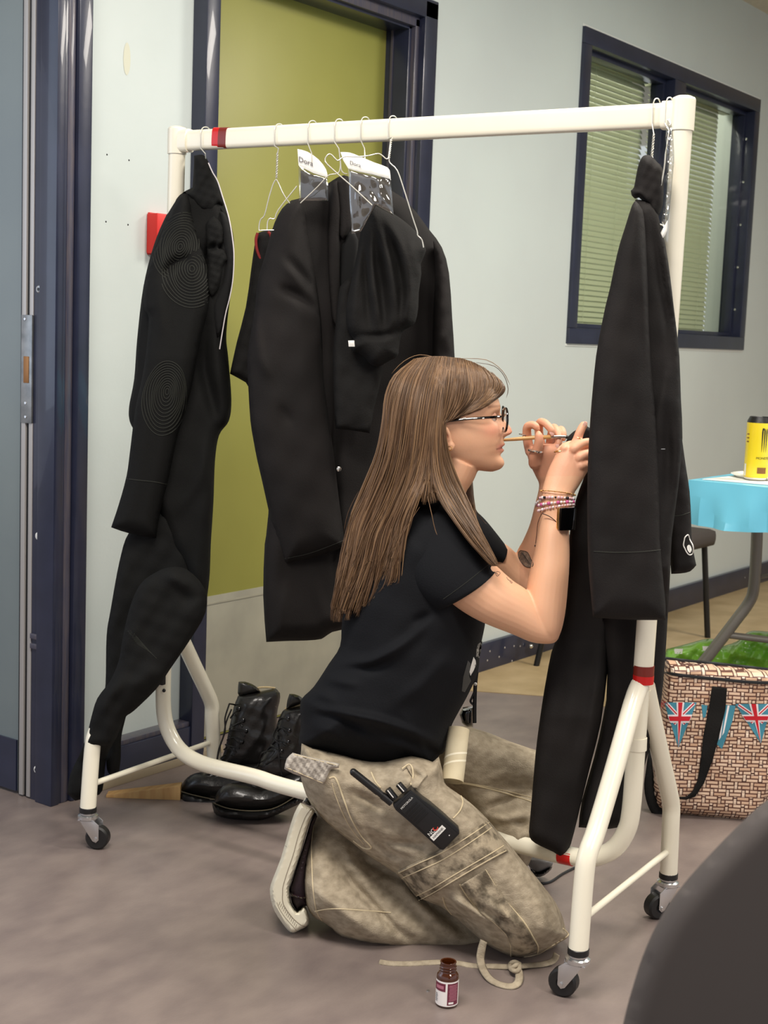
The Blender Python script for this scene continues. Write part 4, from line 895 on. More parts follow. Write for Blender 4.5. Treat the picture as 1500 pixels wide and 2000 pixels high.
c2 = slab(MB(), [(1262, 470), (1285, 462), (1296, 520), (1310, 610), (1319, 700), (1325, 790), (1332, 856), (1341, 920), (1347, 960), (1350, 1015), (1351, 1055), (1356, 1085), (1360, 1104), (1348, 1116), (1330, 1120), (1311, 1121), (1306, 1060), (1300, 980), (1292, 900), (1280, 760), (1270, 620)], lambda x, y: 2.45-.03*min(1, max(0, (800-y)/300)), .028, 18, 5, smooth=2, ripple=.002, rs=.06); c2o = obj('sleeve', c2, blk, Cc)
c2b = c2.bvh(); m = MB(); line_on(m, c2b, [(1315, 1008), (1332, 1006), (1349, 1000)], .0008, .0001); obj('cuff_seam', m, stitch_m, Cc)
Z3 = lambda p: T(p, 25, 1310, 1030); m = MB()
m.tube([hit(c2b, x, y, .002, 2.42) for x, y in Z3([(825, 370), (700, 480), (655, 640), (620, 860), (680, 1020), (800, 1250), (930, 1350), (1060, 1270), (1110, 1060), (1060, 840), (930, 600), (880, 420)])], .0011, 8, closed=True, smooth=5); q = obj('emblem_ring', m, white_pl, c2o, label='white teardrop outline on the far cuff')
m = MB(); patch_on(m, c2b, Z3([(885, 850), (800, 930), (810, 1080), (870, 1190), (935, 1250), (1000, 1180), (1020, 1060), (960, 900)]), .002, 2, smooth=3, dflt=2.42); obj('emblem_disc', m, white_pl, c2o)
m = MB(); m.tube([W(1291, 877, 2.32), W(1299, 877, 2.32)], .0006, 6); obj('button_glint', m, silver, Cc)
m = slab(MB(), [(1104, 866), (1112, 850), (1128, 838), (1146, 832), (1160, 845), (1158, 880), (1140, 884), (1120, 876)], 2.53, .008, 8, 4, smooth=2); obj('pinched_edge', m, blk, Cc)
# ---- boots
def boot(label, dd, toe, soleo, shaft, tongue, tops, lace_pts, eye):
    e = thing('combat_boot', label, 'boot', W(np.mean([p[0] for p in soleo]), max(p[1] for p in soleo)-8, dd)*[1, 1, 0], 'pair of black combat boots under the rack')
    obj('sole', slab(MB(), soleo, dd, .048, 9, 5, smooth=2), bootsole, e)
    obj('toe_cap', slab(MB(), toe, dd, .05, 42, 5, smooth=2), leather, e)
    sh = slab(MB(), shaft, dd+.02, .042, 34, 5, smooth=2, ripple=.003, rs=.08, folds=[([(shaft[0][0]+10, 1440), (shaft[0][0]+60, 1450)], .004, 8)]); obj('shaft', sh, leather, e); sbv = sh.bvh()
    obj('tongue', slab(MB(), tongue, dd+.015, .014, 8, 4, smooth=2), leather, e)
    obj('opening_rim', MB().tube([W(x, y, dd+.02) for x, y in tops], .0022, 8, smooth=4), mat('pale_lining', (206, 184, 140), .7), e)
    for (x, y) in eye:
        h = hit(sbv, x, y, .001, dd-.01); obj('eyelet', MB().lathe([(.0045, 0), (.005, .0015), (.003, .003)], h, -Av, 10), chrome if False else black_gl, e)
    lm = MB()
    for P in lace_pts: lm.tube([hit(sbv, x, y, .003, dd-.02) for x, y in P], .0019, 6, smooth=4)
    lo_ = obj('lace', lm, black_pl, e); lo_['kind'] = 'stuff'
    wl = MB(); wl.tube([hit(None or [sbv], x, y, 0, dd-.02) if False else W(x, y, dd-.035) for x, y in soleo_top], .0012, 6, smooth=3); obj('welt', wl, mat('welt_thread', (92, 84, 66), .5), e)
    return e
Bt = lambda p: T(p, 4.6875, 320, 1300)
soleo_top = Bt([(150, 1150), (250, 1180), (360, 1205), (460, 1225)])
boot('black combat boot further left, its open shaft against the kick plate', 3.20,
     Bt([(150, 1160), (160, 1110), (190, 1050), (250, 1000), (340, 975), (450, 985), (560, 960), (720, 900), (1000, 880), (1030, 1000), (900, 1200), (600, 1250), (300, 1200)]),
     Bt([(140, 1150), (250, 1170), (420, 1210), (700, 1200), (1020, 1080), (1030, 1180), (760, 1290), (500, 1320), (360, 1330), (230, 1300), (160, 1260), (145, 1200)]),
     Bt([(700, 265), (860, 240), (1020, 205), (1062, 250), (1060, 330), (1035, 450), (1040, 700), (1050, 920), (800, 960), (500, 900), (540, 820), (570, 720), (600, 560), (640, 380), (670, 300)]),
     Bt([(685, 148), (740, 146), (810, 170), (860, 205), (885, 240), (800, 262), (700, 290), (676, 250)]),
     Bt([(880, 238), (862, 205), (940, 198), (1020, 206)]),
     [Bt(P) for P in ([(690, 400), (640, 440), (610, 480)], [(730, 505), (660, 540), (600, 580)], [(755, 600), (660, 590), (600, 600)], [(730, 690), (640, 660), (580, 680)], [(640, 440), (720, 560)], [(620, 540), (740, 650)], [(600, 640), (700, 720)], [(690, 760), (600, 740), (550, 770)], [(560, 720), (660, 800)], [(640, 820), (560, 820), (520, 850)], [(600, 350), (560, 480), (560, 600), (520, 720), (490, 850), (500, 880)], [(620, 400), (570, 520), (545, 650), (505, 760), (485, 870)], [(600, 350), (650, 360), (670, 400)])],
     Bt([(690, 400), (728, 505), (755, 602), (718, 700)]))
soleo_top = Bt([(450, 1255), (560, 1300), (700, 1325), (850, 1330), (980, 1315), (1090, 1270), (1200, 1200)])
boot('black combat boot nearer the kneeling person, round polished toe cap', 3.05,
     Bt([(465, 1250), (475, 1190), (510, 1130), (580, 1085), (680, 1070), (800, 1090), (900, 1120), (1000, 1080), (1150, 980), (1300, 960), (1330, 1200), (1180, 1260), (1000, 1330), (700, 1340), (540, 1310)]),
     Bt([(440, 1250), (560, 1300), (760, 1325), (940, 1318), (1100, 1260), (1300, 1160), (1320, 1230), (1150, 1310), (950, 1400), (800, 1420), (640, 1408), (520, 1385), (460, 1345)]),
     Bt([(1110, 400), (1180, 380), (1300, 350), (1340, 500), (1330, 1000), (1100, 1100), (880, 1050), (850, 930), (900, 830), (960, 740), (1010, 640), (1040, 520), (1080, 430)]),
     Bt([(1150, 258), (1200, 262), (1260, 290), (1290, 340), (1200, 372), (1120, 400), (1130, 320)]),
     Bt([(1110, 395), (1180, 375), (1250, 362)]),
     [Bt(P) for P in ([(1130, 600), (1070, 570), (1040, 600)], [(1140, 490), (1080, 480), (1050, 510)], [(1120, 710), (1040, 680), (990, 720)], [(1050, 520), (1130, 640)], [(1040, 560), (1000, 660), (1110, 740)], [(1050, 770), (980, 740), (930, 800)], [(1040, 640), (1050, 800), (1060, 900), (1080, 1000)], [(1000, 780), (900, 800), (870, 900), (840, 950)], [(950, 880), (1060, 850), (1130, 860)], [(930, 900), (1000, 860), (1080, 780)])],
     Bt([(1140, 490), (1150, 600), (1140, 705), (1080, 790)]))
# ---- bottle
bp_ = G(872, 1961); bh = .074; e = thing('small_bottle', 'small open amber glass bottle with a plum label on the floor', 'bottle', bp_)
obj('glass', MB().lathe([(.0165, 0), (.0183, .002), (.0183, .048), (.0172, .053), (.0145, .0565), (.0132, .058), (.0132, .060), (.0140, .0612), (.0130, .0625), (.0130, .0645), (.0140, .0658), (.0130, .067), (.0130, .0715), (.0135, .073), (.0128, .074), (.0108, .0735), (.0104, .060), (.0150, .051), (.0160, .004), (.001, .003)], bp_, n=36, cap=True), amber, e, angle=60)
al = math.atan2(-bp_[1], -bp_[0]); br_ = .0185
def lab(mb, a0, a1, z0, z1, off=0, n=10):
    V = []; Fs = []
    for i in range(n+1):
        q = al+a0+(a1-a0)*i/n
        for z in (z0, z1): V.append((bp_[0]+(br_+off)*math.cos(q), bp_[1]+(br_+off)*math.sin(q), z))
    for i in range(n): Fs.append((2*i, 2*i+2, 2*i+3, 2*i+1))
    return mb.add(V, Fs)
obj('label', lab(MB(), -1.5, 1.5, .004, .0455, n=24), label_w, e)
q = obj('label_panel', lab(MB(), .04, 1.15, .0065, .0430, .0003), label_p, e); obj('label_panel', lab(MB(), -1.4, -.14, .029, .0425, .0003), label_p, e)
m = MB()
for k in range(11): lab(m, .18+.02*(k % 3), 1.0-.05*(k % 2), .014+k*.0025, .0154+k*.0025, .0006)
obj('fine_print', m, label_l, e, kind='stuff')
m = MB(); lab(m, .16, .62, .0085, .0120, .0006); obj('white_box', m, label_w, e)
m = MB(); lab(m, -1.1, -.3, .033, .0385, .0006); obj('swirl_print', m, label_l, e)
m = MB()
for k in range(5): lab(m, -1.25, -.95+.05*(k % 2), .010+k*.003, .0115+k*.003, .0005)
obj('fine_print', m, mat('grey_print', (130, 130, 130), .6), e, kind='stuff')
pl = G(836, 1936); tag(obj('floor_stud', MB().lathe([(.003, 0), (.0028, .0015), (.001, .002)], pl, n=10), chrome), 'tiny pale grit on the floor left of the amber bottle', 'debris')
# ---- cable
cb = MB().tube([G(1128, 1692, .003), G(1100, 1706, .003), G(1075, 1722, .003), G(1052, 1724, .003), G(1042, 1708, .004), G(1040, 1688, .02), G(1036, 1668, .05)], .0026, 8, smooth=5)
tag(obj('cable', cb, black_pl), 'thin black cable on the floor under the rack, beside the far shoe', 'cable')
# ================================================================ THE PERSON
MD = 2.52                                   # depth of her middle plane
per = thing('person', 'person with long brown hair kneeling by the rack, black T-shirt and baggy washed jeans', 'person', W(800, 1850, 2.5)*[1, 1, 0])
PXM = MD/FPX                                # metres per pixel at that depth
headrings = [(890, 704, 852, 704, 12), (915, 709, 815, 714, 38), (938, 721, 788, 735, 56), (956, 741, 772, 762, 66), (968, 762, 766, 790, 71), (974, 782, 766, 815, 73), (976, 794, 770, 832, 73),
             (974, 806, 776, 846, 72), (974, 817, 784, 856, 71), (976, 828, 792, 864, 70), (979, 840, 802, 872, 68), (982, 851, 814, 880, 65), (983, 859, 826, 886, 62), (982, 866, 838, 891, 59), (981, 874, 848, 895, 56),
             (979, 882, 856, 899, 53), (979, 889, 862, 902, 50), (981, 896, 868, 905, 46), (982, 903, 873, 907, 42), (981, 910, 879, 909, 37), (976, 916, 887, 911, 30), (962, 921, 902, 913, 20)]
def gauss(x, s): return math.exp(-(x/s)**2)
nose_y = np.array([780, 800, 808, 815, 823, 829, 834, 841, 845, 848, 851, 854, 860]); nose_p = np.array([0, 1, 4, 8, 14, 18, 20.8, 22, 20.5, 17, 9, 3, 0])
nose_s = np.array([8, 8, 7, 7, 8, 8.5, 9, 11, 13, 13, 12, 9, 8])
def head_mesh(mb, grow=0, nose=True, n=72, k=4):
    S = catmull([np.array(r, float) for r in headrings], k)
    R = []
    for s in S:
        fx, fy, bx, by, w = s; ring = []
        cx_, cy_ = (fx+bx)/2, (fy+by)/2; hx, hy = (fx-bx)/2, (fy-by)/2
        L = math.hypot(hx, hy); g = grow/L if grow else 0
        for j in range(n):
            q = 2*math.pi*j/n; c, sn = math.cos(q), math.sin(q)
            e = 2/2.25; u = math.copysign(abs(c)**e, c)*(1+g); v = math.copysign(abs(sn)**e, sn)*(w+grow)
            px_, py_ = cx_+hx*u, cy_+hy*u; lat = v
            if c > 0 and nose:
                yy = py_
                px_ += np.interp(yy, nose_y, nose_p)*gauss(lat, np.interp(yy, nose_y, nose_s))
                f = max(0, c)
                px_ += 5.2*gauss(yy-867.5, 3.6)*gauss(lat, 15)+5.6*gauss(yy-880, 4.2)*gauss(lat, 14)-3.4*gauss(yy-873.8, 2.0)*gauss(lat, 20)   # lips
                px_ -= 2.6*gauss(yy-889, 4)*gauss(lat, 20); px_ += 3.0*gauss(yy-904, 9)*gauss(lat, 20)                    # chin
                px_ += 3.0*gauss(yy-797, 8)*gauss(abs(lat)-26, 20)                                                          # brow
                px_ -= 8.5*gauss(yy-813, 9)*gauss(abs(lat)-31, 13)*f                                                        # eye sockets
                px_ += 4.0*gauss(yy-835, 14)*gauss(abs(lat)-40, 16)*f                                                       # cheeks
                px_ -= 3.5*gauss(yy-862, 12)*gauss(abs(lat)-30, 9)*f
                px_ += 2.4*gauss(yy-847, 5)*gauss(abs(lat)-12, 4)                                                           # nostril wings
            ring.append(W(px_, py_, MD)-Av*(-lat*PXM)*-1 if False else W(px_, py_, MD)+Av*lat*PXM)
        R.append(ring)
    return mb.rings(R)
body = MB(); head_mesh(body); hb = MB(); head_mesh(hb); headb = hb.bvh()
# neck and hidden torso, joined to the arms
loft(body, [(862, 880, 935, 915, MD, .050), (848, 910, 925, 938, MD, .052), (838, 940, 917, 950, MD, .052), (826, 968, 910, 962, MD, .056), (812, 990, 903, 990, MD, .060), (800, 1015, 895, 1020, MD, .07)], 26)
loft(body, [(800, 1010, 890, 1015, MD, .085), (790, 1060, 895, 1060, MD, .095), (760, 1120, 895, 1120, MD, .085), (735, 1200, 895, 1200, MD, .08), (700, 1300, 870, 1290, MD, .075), (660, 1400, 840, 1390, MD, .075), (660, 1480, 820, 1480, MD, .07), (680, 1560, 800, 1570, MD, .06)], 26)
ND, FD_ = 2.395, 2.645
# near arm (her right): upper arm, forearm, wrist
loft(body, [(800, 1085, 860, 1020, 2.46, .035), (840, 1130, 900, 1060, 2.43, .035), (862, 1160, 940, 1085, 2.40, .040), (884, 1180, 968, 1104, ND, .047), (915, 1201, 988, 1122, ND, .046), (949, 1218, 1006, 1137, ND, .044), (1000, 1238, 1026, 1150, 2.40, .042), (1040, 1254, 1040, 1165, 2.405, .040), (1078, 1256, 1046, 1185, 2.41, .034), (1092, 1245, 1055, 1200, 2.415, .022)], 26)
loft(body, [(1052, 1250, 1091, 1243, 2.41, .024), (1034, 1225, 1098, 1222, 2.41, .036), (1026, 1185, 1104, 1190, 2.412, .041), (1029, 1150, 1108, 1150, 2.418, .042), (1036, 1115, 1111, 1110, 2.425, .040), (1045, 1075, 1112, 1075, 2.435, .036), (1052, 1036, 1111, 1038, 2.445, .031), (1056, 1005, 1114, 1005, 2.455, .027), (1058, 965, 1120, 967, 2.462, .0235), (1062, 945, 1130, 950, 2.468, .022), (1070, 920, 1145, 925, 2.475, .021), (1080, 898, 1158, 905, 2.48, .020), (1092, 876, 1166, 886, 2.485, .017), (1102, 866, 1168, 872, 2.49, .010)], 28, exp=2.3)
# far arm (her left)
loft(body, [(880, 1060, 910, 1010, 2.60, .035), (930, 1095, 958, 1045, FD_, .038), (965, 1125, 992, 1066, FD_, .044), (985, 1150, 1010, 1082, FD_, .042), (1010, 1180, 1035, 1100, FD_, .040), (1040, 1185, 1060, 1130, FD_, .034)], 24)
loft(body, [(1015, 1170, 1078, 1180, FD_, .030), (1006, 1120, 1082, 1135, FD_, .038), (1009, 1082, 1084, 1098, FD_, .038), (1022, 1056, 1084, 1065, 2.64, .035), (1035, 1025, 1088, 1030, 2.635, .030), (1044, 990, 1094, 992, 2.625, .026), (1053, 950, 1098, 950, 2.615, .022), (1046, 930, 1104, 926, 2.610, .021), (1036, 909, 1108, 900, 2.605, .020), (1030, 888, 1108, 876, 2.60, .018), (1036, 872, 1100, 864, 2.60, .013)], 26, exp=2.3)
HC = lambda p: T(p, 7.145, 980, 780)
def finger(pts, r0, r1):
    P = [W(x, y, d) for x, y, d in HC(pts)]; P = catmull(P, 5); m = len(P)
    rad = lambda t: r0+(r1-r0)*t-(.35*r1*max(0, (t-.88)/.12)**2)
    body.tube(P, rad, 12); body.ball(P[-1], r1*.66, 10, 7)
    for kk in (0,): body.ball(P[0], r0*.95, 10, 7)
# near hand: index reaches up to the coat, the others run in behind the fabric
finger([(960, 700, 2.482), (1040, 590, 2.485), (1085, 470, 2.487), (1130, 380, 2.49), (1165, 335, 2.492)], .0092, .0066)
finger([(880, 700, 2.478), (950, 640, 2.50), (1090, 640, 2.515), (1210, 690, 2.52)], .0088, .0070)
finger([(1010, 700, 2.470), (1130, 620, 2.475), (1230, 600, 2.480), (1300, 640, 2.487)], .0092, .0070)
finger([(1080, 820, 2.464), (1190, 760, 2.466), (1290, 760, 2.475)], .0088, .0068)
finger([(1100, 930, 2.462), (1200, 900, 2.466), (1280, 910, 2.472)], .0080, .0062)
finger([(850, 880, 2.486), (820, 760, 2.51), (880, 670, 2.525), (980, 620, 2.53)], .0098, .0072)
# far hand: thumb up across the brush, index hooked over, others curled behind
finger([(460, 900, 2.592), (455, 800, 2.585), (500, 690, 2.578), (520, 570, 2.575), (515, 470, 2.577)], .0118, .0072)
finger([(400, 740, 2.61), (365, 600, 2.612), (350, 460, 2.607), (365, 375, 2.60), (450, 360, 2.592), (505, 420, 2.587)], .0096, .0066)
finger([(560, 700, 2.625), (520, 480, 2.628), (530, 330, 2.615), (600, 330, 2.598), (670, 400, 2.588), (712, 475, 2.584)], .0090, .0064)
finger([(660, 720, 2.63), (690, 520, 2.635), (720, 400, 2.625), (760, 430, 2.608), (790, 520, 2.598), (790, 600, 2.592), (782, 650, 2.59)], .0088, .0062)
finger([(740, 760, 2.628), (800, 560, 2.638), (820, 420, 2.63), (855, 460, 2.615), (865, 560, 2.608)], .0080, .0058)
# ear
er = MB(); P = [W(x, y, d) for x, y, d in ((872, 872, 2.449), (866, 866, 2.444), (862, 850, 2.440), (864, 838, 2.440), (872, 838, 2.442), (876, 848, 2.444), (880, 862, 2.447), (885, 871, 2.448), (880, 877, 2.448))]
body.tube(P, .0040, 8, closed=True, smooth=3); body.ball(W(880, 868, 2.449), .0068, 10, 8); body.ball(W(872, 856, 2.450), .0085, 10, 8)
# hidden legs so that the figure is whole
def limb(pts, r): body.tube([W(x, y, d) for x, y, d in pts], r, 14, smooth=4)
limb([(790, 1620, 2.48), (860, 1680, 2.47), (1010, 1790, 2.43)], lambda t: .040-.008*t)
limb([(1010, 1795, 2.44), (860, 1780, 2.50), (690, 1735, 2.53)], lambda t: .028-.008*t)
limb([(820, 1610, 2.66), (930, 1540, 2.71), (1050, 1530, 2.69)], lambda t: .034-.004*t)
limb([(1050, 1530, 2.68), (1050, 1620, 2.68)], lambda t: .034-.010*t)
# fuse into one skin
V = np.array(body.v); me = bpy.data.meshes.new('body'); me.from_pydata(body.v, [], body.f); me.update()
bm = bmesh.new(); bm.from_mesh(me); bmesh.ops.recalc_face_normals(bm, faces=bm.faces); bm.to_mesh(me); bm.free()
tmp = bpy.data.objects.new('tmp', me); scn.collection.objects.link(tmp)
md = tmp.modifiers.new('r', 'REMESH'); md.mode = 'VOXEL'; md.voxel_size = .00175; md.adaptivity = 0
m2 = tmp.modifiers.new('s', 'SMOOTH'); m2.factor = .5; m2.iterations = 4
dg = bpy.context.evaluated_depsgraph_get(); dg.update(); ev = tmp.evaluated_get(dg); bme = bpy.data.meshes.new_from_object(ev)
bpy.data.objects.remove(tmp)
nv = len(bme.vertices); co = np.zeros(nv*3); bme.vertices.foreach_get('co', co); co = co.reshape(-1, 3)
print('BODY', nv)
bodybvh = BVHTree.FromPolygons([Vector(p) for p in co], [tuple(p.vertices) for p in bme.polygons])
# skin tones by place (lips, cheeks, knuckles, brow), with some shade painted in
rel = co-Cv; kk = rel@Fv; PX = PCX+FPX*(rel@Rv)/kk; PYY = PCY-FPX*(rel@Uv)/kk; DD = rel@Av; LAT = (DD-MD)/PXM
base = np.array(s2l((222, 172, 138))); col = np.tile(base, (nv, 1))
def blend(mask, c):
    global col
    col = col*(1-mask[:, None])+np.array(s2l(c))[None]*mask[:, None]
g_ = lambda x, s: np.exp(-(x/s)**2)
blend(.38*g_(PYY-841, 15)*g_(PX-962, 22), (222, 128, 112))
blend(.45*g_(PYY-840, 9)*g_(PX-997, 9), (214, 120, 104))
lipm = ((PX > 967)&(PX < 992)&(PYY > 863.5)&(PYY < 886)).astype(float)*np.clip((PX-967)/10, 0, 1)*np.clip(1.25-np.abs(PYY-(874+(985-PX)*.12))/10, 0, 1)
blend(.85*lipm, (182, 100, 88))
blend(.85*g_(PYY-(873.5+(985-PX)*.25), 1.5)*((PX > 969)&(PX < 989)), (110, 50, 44))  # shade painted along the parting of the lips
blend(.7*g_(PYY-(793+(974-PX)*.10), 3.2)*((PX > 952)&(PX < 979)&(np.abs(LAT) > 8)), (128, 84, 60))
blend(.8*g_(PYY-(852), 5)*g_(PX-874, 3.5)*(DD < 2.48), (140, 66, 44))  # painted shadow in the hollow of the near ear
hm_ = ((PYY < 930)&(PX > 1015)).astype(float)
blend(.22*hm_, (224, 140, 118))
blend(.30*((PX > 1015)&(DD > 2.55)&(PYY < 1170)).astype(float), (196, 132, 106))  # far arm and hand darkened, shade put into the skin colour
ca = bme.color_attributes.new('skin', 'FLOAT_COLOR', 'POINT'); ca.data.foreach_set('color', np.concatenate([col, np.ones((nv, 1))], 1).ravel())
skin = mat('skin', (225, 180, 148), .48, sss=.12, bump=.08, bscale=400, spec=.4)
nt = skin.node_tree; at = nt.nodes.new('ShaderNodeAttribute'); at.attribute_name = 'skin'; nt.links.new(at.outputs['Color'], nt.nodes['Principled BSDF'].inputs['Base Color'])
bme.polygons.foreach_set('use_smooth', [True]*len(bme.polygons)); bme.materials.clear(); bme.materials.append(skin); bme.name = 'body'
c = OFF[per.name]; bme.transform(Matrix.Translation([-float(x) for x in c]))
bo = bpy.data.objects.new('body', bme); scn.collection.objects.link(bo); bo.parent = per; OFF[bo.name] = c
# eyes
lid_m = mat('eyelid_skin', (206, 152, 122), .5, sss=.1)
for s in (-1, 1):
    ec = W(955.5, 813, MD)+Av*s*28.5*PXM; fwd = unit(hr)
    q = obj('eye', MB().ball(ec, .0110, 16, 12), mat('eye_white', (226, 218, 210), .2), bo)
    obj('iris', MB().lathe([(.0052, .0102), (.0050, .0108), (.001, .0114)], ec, fwd, 16), mat('iris_brown', (70, 46, 34), .15), q)
    el = MB(); er_ = []
    for i in range(8):
        ph = .05+i*.24; er_.append([ec+Zv*(.0119*math.cos(ph))+fwd*(.0119*math.sin(ph)*math.cos(qq))+Av*(.0119*math.sin(ph)*math.sin(qq)) for qq in [2*math.pi*j/20 for j in range(20)]])
    el.rings(er_, False); obj('eyelid', el, lid_m, q)
    lid = MB(); lid.tube([ec+fwd*.0122*math.cos(a)+Av*.0122*math.sin(a)-Zv*.0005 for a in np.linspace(-.9, .9, 9)], .0010, 6); obj('lash_line', lid, mat('lash', (34, 24, 20), .7), q)
# nails
nm = mat('nail', (236, 186, 170), .22)
for (x, y, a) in ((697, 478, .9), (780, 655, 1.3), (1160, 345, -1.1)):
    (x_, y_), = HC([(x, y)]); h = hit(bodybvh, x_, y_, .0004)
    if h is not None: obj('nail', MB().obox(h, hr*math.cos(a)-Zv*math.sin(a), hr*math.sin(a)+Zv*math.cos(a), Av, .0042, .0030, .0006), nm, bo, bevel=.0008)
# ---- tattoos
ink = mat('tattoo_ink', (112, 96, 84), .6, rgb2=(150, 126, 108), nscale=180)
AC = lambda p: T(p, 5.769, 880, 980)
shell = AC([(790, 548), (860, 565), (890, 610), (905, 645), (930, 690), (925, 725), (880, 738), (830, 720), (790, 670), (765, 620), (765, 570)])
m = MB(); patch_on(m, bodybvh, shell, .0006, 2, smooth=2, thick=.0004, dflt=2.6); tt = obj('tattoo', m, ink, bo, label='grey shell tattoo on the far forearm')
m = MB(); line_on(m, bodybvh, shell+[shell[0]], .0005, .0012, k=4, dflt=2.6)
for k in range(7): line_on(m, bodybvh, AC([(800+k*5, 565+k*6), (770+k*22+6, 640+k*12+8)]), .00035, .0012, k=3, dflt=2.6)
obj('tattoo_outline', m, mat('tattoo_dark', (62, 52, 48), .6), tt)
m = MB(); line_on(m, bodybvh, AC([(505, 800), (520, 835), (540, 830), (560, 800), (530, 785), (505, 800)]), .0005, .0004, k=3); line_on(m, bodybvh, AC([(510, 805), (530, 812), (535, 830)]), .0004, .0004, k=3)
obj('tattoo', m, mat('tattoo_line', (120, 92, 80), .6), bo, label='small line tattoo on the near upper arm')
m = MB(); line_on(m, bodybvh, AC([(630, 850), (650, 880), (680, 895), (695, 910), (680, 915), (665, 890), (640, 870)]), .0005, .0004, k=3); obj('tattoo', m, bpy.data.materials['tattoo_line'], bo, label='second small line tattoo nearer the elbow')
# ---- T-shirt
TS = [(842, 972), (870, 970), (893, 984), (915, 1006), (935, 1032), (950, 1075), (962, 1120), (958, 1165), (949, 1195), (947, 1222), (938, 1267), (933, 1314), (912, 1361), (891, 1399), (880, 1423), (868, 1467), (857, 1476), (853, 1496), (845, 1513), (830, 1499), (803, 1492), (789, 1499), (751, 1506), (707, 1502), (671, 1490), (613, 1473), (590, 1462), (583, 1449), (588, 1414), (586, 1385), (590, 1364), (613, 1341), (642, 1297), (664, 1262), (668, 1215), (680, 1150), (705, 1080), (745, 1010), (800, 978)]
W2 = lambda p: T(p, 3.409, 560, 1150)
tf = [(W2([(220, 800), (420, 840), (620, 880), (850, 960), (1000, 1030)]), .022, 6), (W2([(190, 830), (330, 850), (450, 900), (600, 990)]), -.014, 5), (W2([(350, 500), (560, 480), (760, 380), (940, 230)]), .016, 8), (W2([(380, 520), (560, 530), (720, 470)]), -.010, 7),
      (W2([(250, 560), (300, 600), (480, 640)]), .012, 8), (W2([(640, 1020), (800, 1060), (960, 1170)]), .014, 6), (W2([(900, 1050), (1010, 1100)]), -.012, 5), (W2([(130, 720), (230, 700), (330, 760)]), .012, 8), (W2([(120, 900), (300, 960), (420, 1060)]), .010, 10), (W2([(700, 780), (900, 640), (1100, 420)]), .010, 12), (W2([(840, 230), (960, 160)]), -.010, 7)]
tee = slab(MB(), TS, lambda x, y: MD+0*x, .150, 118, 5, smooth=3, folds=tf, ripple=.003, rs=.03, puff=.75)
loft(tee, [(755, 1090, 860, 985, 2.45, .06), (790, 1140, 900, 1018, 2.42, .062), (818, 1170, 935, 1060, 2.405, .062), (845, 1190, 958, 1092, 2.398, .060), (862, 1186, 967, 1104, 2.396, .058), (876, 1177, 971, 1108, 2.396, .0555)], 34, ripple=lambda t, q: .03*math.sin(3*q+5*t))
to = obj('tshirt', tee, tee_m, per, angle=60); tb_ = tee.bvh()
fs = MB(); loft(fs, [(875, 1030, 915, 985, 2.62, .05), (915, 1075, 945, 1012, 2.64, .056), (950, 1095, 970, 1042, FD_, .056), (975, 1100, 990, 1068, FD_, .050)], 24); obj('far_sleeve', fs, tee_m, to)
m = MB(); line_on(m, tb_, [(866, 1170), (905, 1142), (960, 1098)], .0006, .0002); line_on(m, tb_, W2([(110, 1040), (200, 1080), (400, 1140), (520, 1180), (650, 1195), (780, 1175)]), .0007, .0002); obj('hem_stitch', m, stitch_m, to)
m = MB(); patch_on(m, tb_, [(925, 1283), (929, 1290), (930, 1298), (925, 1310), (919, 1320), (917, 1312), (920, 1300)], .001, 2, dflt=2.5); obj('printed_shape', m, white_pl, to, label='white patch of the print on the front of the T-shirt')
m = MB(); patch_on(m, tb_, [(934, 1258), (942, 1252), (940, 1268), (936, 1285), (930, 1282), (931, 1268)], .001, 2, dflt=2.5); obj('printed_shape', m, mat('grey_print_tee', (150, 148, 142), .6), to)
m = MB(); patch_on(m, tb_, [(914, 1290), (919, 1296), (916, 1320), (920, 1330), (908, 1352), (902, 1350), (905, 1322)], .001, 3, dflt=2.5); obj('printed_shape', m, mat('dark_print_tee', (66, 66, 64), .7), to)
